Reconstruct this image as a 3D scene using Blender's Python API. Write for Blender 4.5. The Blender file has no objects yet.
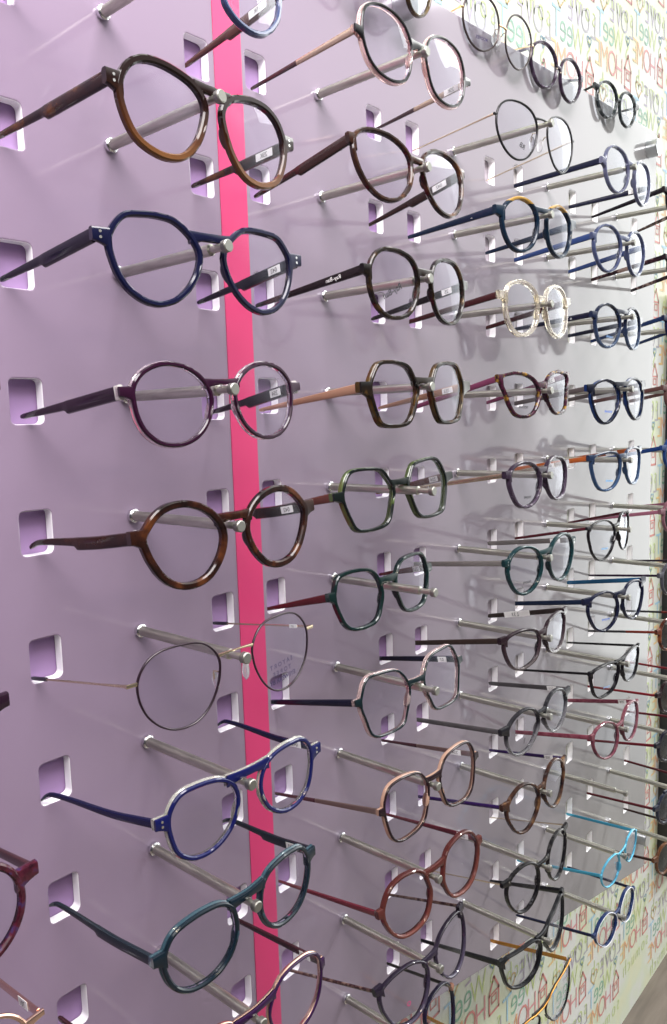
import bpy, bmesh, math, random
from math import *
from mathutils import Vector, Matrix
random.seed(7)
SC = bpy.context.scene
COL = SC.collection
MM = 0.001

# ------------------------------------------------------------------ materials
MATS = {}
def new_mat(name):
    m = bpy.data.materials.new(name); m.use_nodes = True
    nt = m.node_tree; nt.nodes.clear()
    out = nt.nodes.new('ShaderNodeOutputMaterial')
    return m, nt, out
def N(nt, kind, **kw):
    n = nt.nodes.new(kind)
    for k, v in kw.items():
        if k in n.inputs: n.inputs[k].default_value = v
        else: setattr(n, k, v)
    return n
def c4(c): return (c[0], c[1], c[2], 1.0)
def principled(name, col, rough=0.3, metal=0.0, trans=0.0, coat=0.0, ior=1.5):
    if name in MATS: return MATS[name]
    m, nt, out = new_mat(name)
    b = N(nt, 'ShaderNodeBsdfPrincipled')
    if name.startswith(('acetate_', 'temple_')) and metal < .5: col = tuple(x * .45 for x in col); b.inputs['Specular IOR Level'].default_value = .38
    b.inputs['Base Color'].default_value = c4(col); b.inputs['Roughness'].default_value = rough
    b.inputs['Metallic'].default_value = metal; b.inputs['Transmission Weight'].default_value = trans
    b.inputs['Coat Weight'].default_value = coat * .2; b.inputs['IOR'].default_value = ior
    nt.links.new(b.outputs[0], out.inputs[0])
    MATS[name] = m; return m
def mottled(name, stops, scale=120.0, rough=0.16, trans=0.0, detail=3.0, stretch=(1, 1, 1)):
    """acetate with flecks: a colour ramp over noise in the frame's own space"""
    if name in MATS: return MATS[name]
    m, nt, out = new_mat(name)
    tc = N(nt, 'ShaderNodeTexCoord'); mp = N(nt, 'ShaderNodeMapping'); mp.inputs['Scale'].default_value = stretch
    no = N(nt, 'ShaderNodeTexNoise'); no.inputs['Scale'].default_value = scale; no.inputs['Detail'].default_value = detail
    cr = N(nt, 'ShaderNodeValToRGB')
    el = cr.color_ramp.elements
    while len(el) < len(stops): el.new(0.5)
    for e, (p, c) in zip(el, stops): e.position = p; e.color = c4([x * .55 for x in c])
    b = N(nt, 'ShaderNodeBsdfPrincipled'); b.inputs['Roughness'].default_value = rough * .6; b.inputs['Specular IOR Level'].default_value = .35; b.inputs['Transmission Weight'].default_value = trans
    b.inputs['Coat Weight'].default_value = 0.0
    L = nt.links.new
    L(tc.outputs['Object'], mp.inputs[0]); L(mp.outputs[0], no.inputs['Vector']); L(no.outputs['Fac'], cr.inputs[0]); L(cr.outputs[0], b.inputs['Base Color']); L(b.outputs[0], out.inputs[0])
    MATS[name] = m; return m
def banded(name, stops, lo, hi, rough=0.16, trans=0.0, t_stops=None, constant=False):
    """acetate whose colour changes over the height of the front (lo..hi in mm from the bridge)"""
    if name in MATS: return MATS[name]
    m, nt, out = new_mat(name)
    tc = N(nt, 'ShaderNodeTexCoord'); sp = N(nt, 'ShaderNodeSeparateXYZ'); mr = N(nt, 'ShaderNodeMapRange')
    no = N(nt, 'ShaderNodeTexNoise'); no.inputs['Scale'].default_value = 140
    ad = N(nt, 'ShaderNodeMath', operation='MULTIPLY_ADD'); ad.inputs[1].default_value = 0.006 if not constant else 0.0
    mr.inputs['From Min'].default_value = lo * MM; mr.inputs['From Max'].default_value = hi * MM
    cr = N(nt, 'ShaderNodeValToRGB')
    if constant: cr.color_ramp.interpolation = 'CONSTANT'
    el = cr.color_ramp.elements
    while len(el) < len(stops): el.new(0.5)
    for e, (p, c) in zip(el, stops): e.position = p; e.color = c4([x * .55 for x in c])
    b = N(nt, 'ShaderNodeBsdfPrincipled'); b.inputs['Roughness'].default_value = rough * .6; b.inputs['Specular IOR Level'].default_value = .35; b.inputs['Transmission Weight'].default_value = trans
    b.inputs['Coat Weight'].default_value = 0.0
    L = nt.links.new
    L(tc.outputs['Object'], sp.inputs[0]); L(tc.outputs['Object'], no.inputs['Vector']); L(no.outputs['Fac'], ad.inputs[0]); L(sp.outputs['Z'], ad.inputs[2])
    L(ad.outputs[0], mr.inputs['Value']); L(mr.outputs[0], cr.inputs[0]); L(cr.outputs[0], b.inputs['Base Color'])
    if t_stops:
        c2 = N(nt, 'ShaderNodeValToRGB'); e2 = c2.color_ramp.elements
        for e, (p, v) in zip(e2, t_stops): e.position = p; e.color = (v, v, v, 1)
        L(mr.outputs[0], c2.inputs[0]); L(c2.outputs[0], b.inputs['Transmission Weight'])
    L(b.outputs[0], out.inputs[0])
    MATS[name] = m; return m
def lens_material():
    m, nt, out = new_mat('lens_clear')
    tr = N(nt, 'ShaderNodeBsdfTransparent'); tr.inputs[0].default_value = (0.965, 0.97, 0.985, 1)
    gl = N(nt, 'ShaderNodeBsdfGlossy'); gl.inputs['Roughness'].default_value = 0.02; gl.inputs[0].default_value = (0.9, 0.93, 1, 1)
    fr = N(nt, 'ShaderNodeFresnel'); fr.inputs[0].default_value = 1.27
    mx = N(nt, 'ShaderNodeMixShader'); L = nt.links.new
    L(fr.outputs[0], mx.inputs[0]); L(tr.outputs[0], mx.inputs[1]); L(gl.outputs[0], mx.inputs[2]); L(mx.outputs[0], out.inputs[0])
    return m
LENS = lens_material()

# ------------------------------------------------------------------ mesh helpers
def link(name, verts, faces, mat, parent=None, smooth=True, mats=None, midx=None):
    me = bpy.data.meshes.new(name)
    me.from_pydata([tuple(v) for v in verts], [], faces)
    for m in (mats or [mat]): me.materials.append(m)
    if midx: me.polygons.foreach_set('material_index', midx)
    bm = bmesh.new(); bm.from_mesh(me); bmesh.ops.recalc_face_normals(bm, faces=bm.faces); bm.to_mesh(me); bm.free()
    if smooth:
        me.polygons.foreach_set('use_smooth', [True] * len(me.polygons))
        try: me.set_sharp_from_angle(angle=radians(38))
        except Exception: pass
    me.update()
    o = bpy.data.objects.new(name, me); COL.objects.link(o)
    if parent is not None: o.parent = parent
    return o
class MB:
    def __init__(s): s.v = []; s.f = []; s.m = []
    def add(s, v, f, mi=0):
        b = len(s.v); s.v += [Vector(x) for x in v]; s.f += [tuple(b + i for i in q) for q in f]; s.m += [mi] * len(f)
    def rings(s, rings, closed_path=False, closed_ring=True, caps=True, mi=0):
        n = len(rings[0]); v = [p for r in rings for p in r]; f = []; R = len(rings)
        for i in range(R if closed_path else R - 1):
            a, b = i * n, ((i + 1) % R) * n
            for k in range(n if closed_ring else n - 1):
                k2 = (k + 1) % n; f.append((a + k, a + k2, b + k2, b + k))
        if caps and not closed_path:
            f.append(tuple(range(n))); f.append(tuple((R - 1) * n + k for k in range(n)))
        s.add(v, f, mi)
    def build(s, name, mat, parent=None, smooth=True, mats=None):
        return link(name, s.v, s.f, mat, parent, smooth, mats, s.m if mats else None)
def rrect(w, h, r, n=3):
    """rounded rectangle outline, list of (a,b)"""
    r = min(r, w / 2 * .98, h / 2 * .98); out = []
    for cx, cy, a0 in ((w/2 - r, h/2 - r, 0), (-w/2 + r, h/2 - r, 90), (-w/2 + r, -h/2 + r, 180), (w/2 - r, -h/2 + r, 270)):
        for i in range(n):
            a = radians(a0 + 90 * i / (n - 1)); out.append((cx + r * cos(a), cy + r * sin(a)))
    return out
def cyl_rings(profile, n=20):
    """lathe rings along -Y: profile is a list of (y, radius)"""
    return [[Vector((r * cos(2*pi*k/n), y, r * sin(2*pi*k/n))) for k in range(n)] for y, r in profile]
def tube(mb, pts, r, n=8, mi=0):
    pts = [Vector(p) for p in pts]; rings = []
    for i, p in enumerate(pts):
        d = (pts[min(i+1, len(pts)-1)] - pts[max(i-1, 0)]).normalized()
        a = d.cross(Vector((0, 0, 1)));
        if a.length < 1e-4: a = d.cross(Vector((1, 0, 0)))
        a.normalize(); b = a.cross(d); rr = r[i] if isinstance(r, (list, tuple)) else r
        rings.append([p + (a * cos(2*pi*k/n) + b * sin(2*pi*k/n)) * rr for k in range(n)])
    mb.rings(rings, mi=mi)
TEXT_CACHE = {}
def text_mesh(body, thin=0.0):
    """flat glyph triangles of a word at size 1, from the built-in font"""
    if (body, thin) in TEXT_CACHE: return TEXT_CACHE[(body, thin)]
    cu = bpy.data.curves.new('t', 'FONT'); cu.body = body; cu.size = 1.0; cu.resolution_u = 3; cu.offset = thin
    o = bpy.data.objects.new('t', cu); COL.objects.link(o)
    bpy.context.view_layer.update()
    me = bpy.data.meshes.new_from_object(o.evaluated_get(bpy.context.evaluated_depsgraph_get()))
    v = [(p.co.x, p.co.y) for p in me.vertices]; f = [tuple(p.vertices) for p in me.polygons]
    w = max((x for x, y in v), default=0)
    bpy.data.objects.remove(o); bpy.data.curves.remove(cu); bpy.data.meshes.remove(me)
    TEXT_CACHE[(body, thin)] = (v, f, w); return TEXT_CACHE[(body, thin)]
def place(o, label, cat, group=None, kind=None):
    if label: o['label'] = label
    if cat: o['category'] = cat
    if group: o['group'] = group
    if kind: o['kind'] = kind
    return o

# ------------------------------------------------------------------ the room
def wallpaper_material():
    m, nt, out = new_mat('wallpaper_white')
    tc = N(nt, 'ShaderNodeTexCoord'); no = N(nt, 'ShaderNodeTexNoise'); no.inputs['Scale'].default_value = 11; no.inputs['Detail'].default_value = 2
    cr = N(nt, 'ShaderNodeValToRGB'); el = cr.color_ramp.elements; el.new(.6)
    for e, (p, c) in zip(el, ((.40, (.70, .72, .69)), (.55, (.65, .71, .55)), (.70, (.70, .72, .50)))): e.position = p; e.color = c4(c)
    b = N(nt, 'ShaderNodeBsdfPrincipled'); b.inputs['Roughness'].default_value = .45
    L = nt.links.new; L(tc.outputs['Object'], no.inputs['Vector']); L(no.outputs['Fac'], cr.inputs[0]); L(cr.outputs[0], b.inputs['Base Color']); L(b.outputs[0], out.inputs[0])
    return m
def box(mb, x0, x1, y0, y1, z0, z1, mi=0):
    v = [(x0,y0,z0),(x1,y0,z0),(x1,y1,z0),(x0,y1,z0),(x0,y0,z1),(x1,y0,z1),(x1,y1,z1),(x0,y1,z1)]
    mb.add(v, [(0,3,2,1),(4,5,6,7),(0,1,5,4),(1,2,6,5),(2,3,7,6),(3,0,4,7)], mi)
WY = 0.14
mb = MB(); box(mb, -1.6, 2.6, WY, WY + .08, -1.53, 1.25)
wall = mb.build('wall_back', wallpaper_material(), smooth=False); place(wall, 'white wall papered with colourful mirrored words behind the display panel', 'wall', kind='structure')
def build_lettering():
    ink = {'red': (.62, .10, .09), 'pink': (.66, .16, .20), 'orange': (.78, .32, .08), 'amber': (.80, .50, .12), 'lime': (.52, .66, .16), 'green': (.10, .40, .24),
           'sky': (.25, .55, .75), 'grey': (.33, .31, .38), 'violet': (.40, .33, .48)}
    keys = list(ink); mats = [principled('ink_' + k, [.75 * x + .25 * q for x, q in zip(ink[k], (.70, .72, .66))], .5) for k in keys]
    mb = MB(); y = WY - .0006
    def glyph(ch, x, z, h, colour, wide=1.0):
        v, f, w = text_mesh(ch, -.010)
        k = h / .72                                        # mirrored: x runs to the left
        mb.add([(x - gx * k * wide * .8, y, z + gy * k) for gx, gy in v], f, keys.index(colour))
    def stroke(pts, colour, t=.0022):
        for (xa, za), (xb, zb) in zip(pts[:-1], pts[1:]):
            d = Vector((xb - xa, 0, zb - za)); L = d.length
            if L < 1e-6: continue
            n = Vector((-d.z, 0, d.x)) / L * t; e = d / L * t * .6
            a, b = Vector((xa, y, za)) - e, Vector((xb, y, zb)) + e
            mb.add([a + n, a - n, b - n, b + n], [(0, 1, 2, 3)], keys.index(colour))
    for i in range(-4, 9):
        for j in range(-16, 14):
            X = 1.243 + .173 * i; Z = .455 + .056 * i - .155 * j
            if X < .25 or X > 2.5 or Z < -1.49 or Z > 1.1: continue
            # little house, then H O M E running to the left
            z0 = Z - .033
            stroke([(X + .014, z0), (X + .014, z0 + .036), (X - .001, z0 + .060), (X - .016, z0 + .034), (X - .016, z0), (X + .014, z0)], 'red')
            stroke([(X + .006, z0 + .028), (X + .006, z0 + .016), (X - .008, z0 + .016), (X - .008, z0 + .028), (X + .006, z0 + .028)], 'red', .0014)
            stroke([(X + .016, z0 + .033), (X - .018, z0 + .033)], 'red', .0016)
            for ch, dx, c in (('H', -.024, 'pink'), ('O', -.055, 'red'), ('M', -.092, 'orange'), ('E', -.127, 'amber')): glyph(ch, X + dx, z0 + .002, .046, c)
            # S W e e T
            z1 = Z + .006
            for ch, dx, h, c in (('S', .004, .036, 'lime'), ('W', -.024, .042, 'lime'), ('e', -.066, .052, 'green'), ('e', -.092, .052, 'green'), ('T', -.114, .050, 'sky')): glyph(ch, X + dx, z1 + .012, h, c)
            # small blue heart, L O V E and an orange heart
            def heart(cx, cz, s, c, t):
                stroke([(cx + s * .062 * 16 * sin(a) ** 3, cz + s * .062 * (13 * cos(a) - 5 * cos(2*a) - 2 * cos(3*a) - cos(4*a))) for a in [2*pi*k/18 for k in range(19)]], c, t)
            heart(X - .004, Z + .052, .009, 'sky', .0012)
            z2 = Z + .060
            for ch, dx, c in (('L', .026, 'grey'), ('O', -.001, 'grey'), ('V', -.034, 'violet'), ('E', -.066, 'violet')): glyph(ch, X + dx, z2, .042, c)
            heart(X - .118, z2 + .022, .016, 'amber', .0014)
            # a looser line in lime
            z3 = Z - .074
            for ch, dx, h, c in (('s', .022, .036, 'lime'), ('o', .000, .036, 'lime'), ('m', -.030, .034, 'lime'), ('u', -.064, .034, 'lime'), ('c', -.090, .034, 'lime'), ('h', -.112, .040, 'lime')): glyph(ch, X + dx, z3, h, c)
    o = mb.build('lettering', None, wall, smooth=False, mats=mats)
    o['label'] = 'mirrored words HOME, SWEET and LOVE with hearts and little houses'
build_lettering()
def floor_material():
    m, nt, out = new_mat('floor_vinyl')
    tc = N(nt, 'ShaderNodeTexCoord'); no = N(nt, 'ShaderNodeTexNoise'); no.inputs['Scale'].default_value = 6; no.inputs['Detail'].default_value = 6
    mp = N(nt, 'ShaderNodeMapping'); mp.inputs['Scale'].default_value = (1, 9, 1)
    cr = N(nt, 'ShaderNodeValToRGB')
    for e, (p, c) in zip(cr.color_ramp.elements, ((.3, (.10, .08, .065)), (.7, (.17, .14, .115)))): e.position = p; e.color = c4(c)
    b = N(nt, 'ShaderNodeBsdfPrincipled'); b.inputs['Roughness'].default_value = .4
    L = nt.links.new; L(tc.outputs['Object'], mp.inputs[0]); L(mp.outputs[0], no.inputs['Vector']); L(no.outputs['Fac'], cr.inputs[0]); L(cr.outputs[0], b.inputs['Base Color']); L(b.outputs[0], out.inputs[0])
    return m
mb = MB(); box(mb, -1.6, 2.6, -2.6, WY + .08, -1.61, -1.53)
place(mb.build('floor', floor_material(), smooth=False), 'brown grey floor at the foot of the papered wall', 'floor', kind='structure')
# dark upright board on the wall beyond the panel
mb = MB(); box(mb, 1.500, 2.05, WY - .03, WY - .0005, -1.262, .055)
dark = mb.build('dark_board', principled('board_charcoal', (.006, .006, .007), .9, ior=1.2), smooth=False)
place(dark, 'tall dark board on the papered wall at the far right', 'board')
mb = MB()
for x0, x1, z0, z1 in ((1.4880, 1.4998, -1.274, .067), (2.0502, 2.062, -1.274, .067), (1.4998, 2.0502, .0552, .067), (1.4998, 2.0502, -1.274, -1.2622)):
    box(mb, x0, x1, WY - .034, WY - .0005, z0, z1)
mb.build('frame', principled('board_frame', (.02, .02, .022), .35), dark, smooth=False)

# ------------------------------------------------------------------ the display panel
COLX = [-.2024, 0.0, .2024, .4072, .6173, .834]
def row_z(col, row):
    z0 = [0.0, 0.0, .0057, .0881, .0938, .0948][col]; dz = [.08, .08, .081, .082, .0828, .0828][col]
    return z0 - dz * row
ROWS = {0: range(-1, 9), 1: range(-1, 9), 2: range(-1, 10), 3: range(0, 12), 4: range(0, 12), 5: range(0, 12)}
def top_z(x): return .2217 + .0436 * (x - .395)
def bot_z(x): return -.800 - .234 * (x - .278)
PX0, PX1, PT = -.85, .998, .0085
def acrylic_material(name, edge):
    """opal acrylic: lilac, with a fade to pale grey painted in towards the right, polished outside"""
    m, nt, out = new_mat(name); L = nt.links.new
    di = N(nt, 'ShaderNodeBsdfDiffuse'); tl = N(nt, 'ShaderNodeBsdfTranslucent'); m1 = N(nt, 'ShaderNodeMixShader')
    gl = N(nt, 'ShaderNodeBsdfGlossy'); gl.inputs['Roughness'].default_value = .075
    fr = N(nt, 'ShaderNodeFresnel'); fr.inputs[0].default_value = 1.5; m2 = N(nt, 'ShaderNodeMixShader')
    if edge:
        di.inputs[0].default_value = (.96, .95, .97, 1); tl.inputs[0].default_value = (.97, .96, .98, 1); m1.inputs[0].default_value = .0
    else:
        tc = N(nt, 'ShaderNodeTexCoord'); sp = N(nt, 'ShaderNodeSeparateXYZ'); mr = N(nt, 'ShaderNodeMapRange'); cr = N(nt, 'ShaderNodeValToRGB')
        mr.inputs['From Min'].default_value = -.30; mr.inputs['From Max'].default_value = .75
        el = cr.color_ramp.elements; el[0].position = .1; el[0].color = (.270, .200, .290, 1); el[1].position = 1; el[1].color = (.30, .30, .30, 1)  # pale right end makes up for whitening the lights and reflections don't give
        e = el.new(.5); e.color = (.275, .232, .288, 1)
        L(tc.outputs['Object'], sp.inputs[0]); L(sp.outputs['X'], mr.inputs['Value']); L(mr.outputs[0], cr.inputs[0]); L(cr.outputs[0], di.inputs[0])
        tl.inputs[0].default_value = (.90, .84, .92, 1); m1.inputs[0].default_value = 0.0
    L(di.outputs[0], m1.inputs[1]); L(tl.outputs[0], m1.inputs[2]); L(fr.outputs[0], m2.inputs[0]); L(m1.outputs[0], m2.inputs[1]); L(gl.outputs[0], m2.inputs[2]); L(m2.outputs[0], out.inputs[0])
    return m
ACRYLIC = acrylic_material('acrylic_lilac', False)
EDGE = acrylic_material('acrylic_edge', True)
def backing_material():
    m, nt, out = new_mat('backing_plum'); L = nt.links.new
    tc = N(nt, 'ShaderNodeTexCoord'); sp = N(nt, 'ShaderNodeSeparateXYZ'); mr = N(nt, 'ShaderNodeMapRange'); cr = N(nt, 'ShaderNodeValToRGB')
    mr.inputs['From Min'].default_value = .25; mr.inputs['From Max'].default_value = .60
    el = cr.color_ramp.elements; el[0].color = (.31, .205, .375, 1); el[1].color = (.60, .62, .54, 1)  # right end painted to a pale wallpaper tone; lights alone don't give the shift
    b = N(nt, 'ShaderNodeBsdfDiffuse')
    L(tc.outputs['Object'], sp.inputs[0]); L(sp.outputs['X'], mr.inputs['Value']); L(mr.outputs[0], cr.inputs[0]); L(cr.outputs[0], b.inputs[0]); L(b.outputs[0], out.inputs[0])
    return m
def build_panel():
    root = bpy.data.objects.new('display_panel', None); COL.objects.link(root); root.location = (.07, 0, -.4)
    place(root, 'glossy lilac wall panel with rows of metal rods and square temple holes', 'display panel')
    off = Vector((.07, 0, -.4))
    # sheet outline with every hole cut through, filled and extruded as one solid
    cu = bpy.data.curves.new('sheet', 'CURVE'); cu.dimensions = '2D'; cu.fill_mode = 'BOTH'; cu.extrude = PT / 2 - .0009; cu.bevel_depth = .0009; cu.bevel_resolution = 1
    def spl(pts):
        s = cu.splines.new('POLY'); s.points.add(len(pts) - 1)
        for p, (x, z) in zip(s.points, pts): p.co = (x, z, 0, 1)
        s.use_cyclic_u = True
    spl([(PX0, bot_z(PX0)), (PX1, bot_z(PX1)), (PX1, top_z(PX1)), (PX0, top_z(PX0))])
    for c in range(6):
        for r in ROWS[c]:
            z = row_z(c, r)
            for a, b in ((-.0808, -.0580), (.0645, .0873)):
                x0, x1 = COLX[c] + a, COLX[c] + b
                if z - .018 < bot_z(x0) + .012 or x1 > PX1 - .01: continue
                spl([(((x0 + x1) / 2 + p), (z - .0028 + q)) for p, q in rrect(x1 - x0, .029, .0042, 5)])
    o = bpy.data.objects.new('sheet', cu); COL.objects.link(o); bpy.context.view_layer.update()
    me = bpy.data.meshes.new_from_object(o.evaluated_get(bpy.context.evaluated_depsgraph_get()))
    bpy.data.objects.remove(o)
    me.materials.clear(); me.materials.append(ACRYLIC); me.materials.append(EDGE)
    me.transform(Matrix.Rotation(radians(90), 4, 'X'))            # (x, z, 0) -> (x, 0, z)
    ys = [v.co.y for v in me.vertices]; mid = (min(ys) + max(ys)) / 2
    me.transform(Matrix.Translation((-off.x, PT / 2 - mid, -off.z)))
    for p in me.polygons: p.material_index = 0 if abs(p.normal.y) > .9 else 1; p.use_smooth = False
    me.update(); sh = bpy.data.objects.new('sheet', me); COL.objects.link(sh); sh.parent = root
    sh['label'] = 'glossy lilac acrylic sheet with square holes'
    # plum backing sheet seen through the holes
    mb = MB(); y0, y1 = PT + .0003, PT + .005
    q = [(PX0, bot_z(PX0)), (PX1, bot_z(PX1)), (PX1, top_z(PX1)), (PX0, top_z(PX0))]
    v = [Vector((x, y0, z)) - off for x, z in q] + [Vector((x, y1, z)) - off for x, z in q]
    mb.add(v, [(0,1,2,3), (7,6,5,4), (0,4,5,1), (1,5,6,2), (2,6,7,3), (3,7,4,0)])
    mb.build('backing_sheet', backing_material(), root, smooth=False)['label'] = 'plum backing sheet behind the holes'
    # pink strip
    mb = MB(); x0, x1 = .0916, .1181; v = []
    box(mb, x0 - off.x, x1 - off.x, -.0007, -.00005, bot_z(.105) - off.z, top_z(.105) - off.z)
    mb.build('stripe', principled('stripe_pink', (.60, .045, .16), .4), root, smooth=False)['label'] = 'hot pink vertical stripe'
    # standoffs at the corners
    steel = principled('standoff_steel', (.62, .65, .66), .28, 1.0)
    for x, z in ((.321, .196), (.961, .216), (.966, -.900), (-.75, .12)):
        mb = MB(); mb.rings(cyl_rings([(-.016, .0118), (-.0166, .0128), (-.016, .0138)][:0] + [(-.0170, .001), (-.0170, .0115), (-.0160, .0125), (-.0002, .0125)], 28))
        mb.v = [p + Vector((x, 0, z)) - off for p in mb.v]
        so = mb.build('standoff', steel, root); so['label'] = 'round steel fixing near the edge'
        mb = MB(); mb.rings(cyl_rings([(PT + .0055, .008), (WY - .0014, .008)], 20)); mb.v = [p + Vector((x, 0, z)) - off for p in mb.v]
        mb.build('spacer', steel, so)
    # rods
    rodm = rod_material()
    knm = principled('rod_knob_steel', (.30, .30, .27), .45, 1.0)
    colm = principled('rod_collar', (.72, .72, .74), .2, 1.0)
    base = None
    for c in range(1, 6):
        for r in ROWS[c]:
            z = row_z(c, r); x = COLX[c]
            if z < bot_z(x) + .02: continue
            if base is None:
                mb = MB(); mb.rings(cyl_rings([(-.0010, .0034), (-.0945, .0034), (-.0952, .0022), (-.1056, .0022), (-.1058, .0024)], 20)); rod = mb.build('rod', rodm)
                mb = MB(); mb.rings(cyl_rings([(-.10582, .0024), (-.1062, .0036), (-.1094, .0036), (-.1100, .0030)], 24)); kn = mb.build('knob', knm)
                mb = MB(); mb.rings(cyl_rings([(-.0002, .0046), (-.0030, .0046), (-.0038, .0036)], 24)); co = mb.build('collar', colm)
                base = (rod, kn, co); cp = base
            else:
                cp = tuple(o.copy() for o in base)
                for o in cp: COL.objects.link(o)
            cp[0].parent = root; cp[0].location = Vector((x, 0, z)) - off
            for o in cp[1:]: o.parent = cp[0]
    return root
def rod_material():
    m, nt, out = new_mat('rod_brushed')
    tc = N(nt, 'ShaderNodeTexCoord'); no = N(nt, 'ShaderNodeTexNoise'); no.inputs['Scale'].default_value = 60; no.inputs['Detail'].default_value = 3
    mp = N(nt, 'ShaderNodeMapping'); mp.inputs['Scale'].default_value = (6, .6, 6)
    cr = N(nt, 'ShaderNodeValToRGB')
    for e, (p, c) in zip(cr.color_ramp.elements, ((.3, (.33, .325, .28)), (.7, (.56, .56, .48)))): e.position = p; e.color = c4(c)
    b = N(nt, 'ShaderNodeBsdfPrincipled'); b.inputs['Roughness'].default_value = .36; b.inputs['Metallic'].default_value = .95
    L = nt.links.new; L(tc.outputs['Object'], mp.inputs[0]); L(mp.outputs[0], no.inputs['Vector']); L(no.outputs['Fac'], cr.inputs[0]); L(cr.outputs[0], b.inputs['Base Color']); L(b.outputs[0], out.inputs[0])
    return m
build_panel()

# ------------------------------------------------------------------ eyeglasses
NT = 96
def contour(c, r):
    """closed outline of one lens seat (mm) from 48 radii, resampled smoothly"""
    n = len(r); out = []
    for k in range(NT):
        t = k * n / NT; i = int(floor(t)); u = t - i
        p0, p1, p2, p3 = r[(i-1) % n], r[i % n], r[(i+1) % n], r[(i+2) % n]
        v = .5 * ((2*p1) + (-p0+p2)*u + (2*p0-5*p1+4*p2-p3)*u*u + (-p0+3*p1-3*p2+p3)*u**3)
        a = -pi + 2 * pi * k / NT
        out.append((c[0] + v * cos(a) * .1, c[1] + v * sin(a) * .1))
    return out
def normals2(P):
    n = len(P); out = []
    for i in range(n):
        dx, dy = P[(i+1) % n][0] - P[i-1][0], P[(i+1) % n][1] - P[i-1][1]; L = hypot(dx, dy) or 1
        out.append((dy / L, -dx / L))                         # outward for counter-clockwise
    return out
def offset(P, d):
    Nn = normals2(P)
    Q = [(p[0] + n[0] * (d(i) if callable(d) else d), p[1] + n[1] * (d(i) if callable(d) else d)) for i, (p, n) in enumerate(zip(P, Nn))]
    # light smoothing keeps tight corners from folding over
    for _ in range(2): Q = [((Q[i-1][0] + 2*Q[i][0] + Q[(i+1) % NT][0]) / 4, (Q[i-1][1] + 2*Q[i][1] + Q[(i+1) % NT][1]) / 4) for i in range(NT)]
    return Q
class Pair: pass
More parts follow.
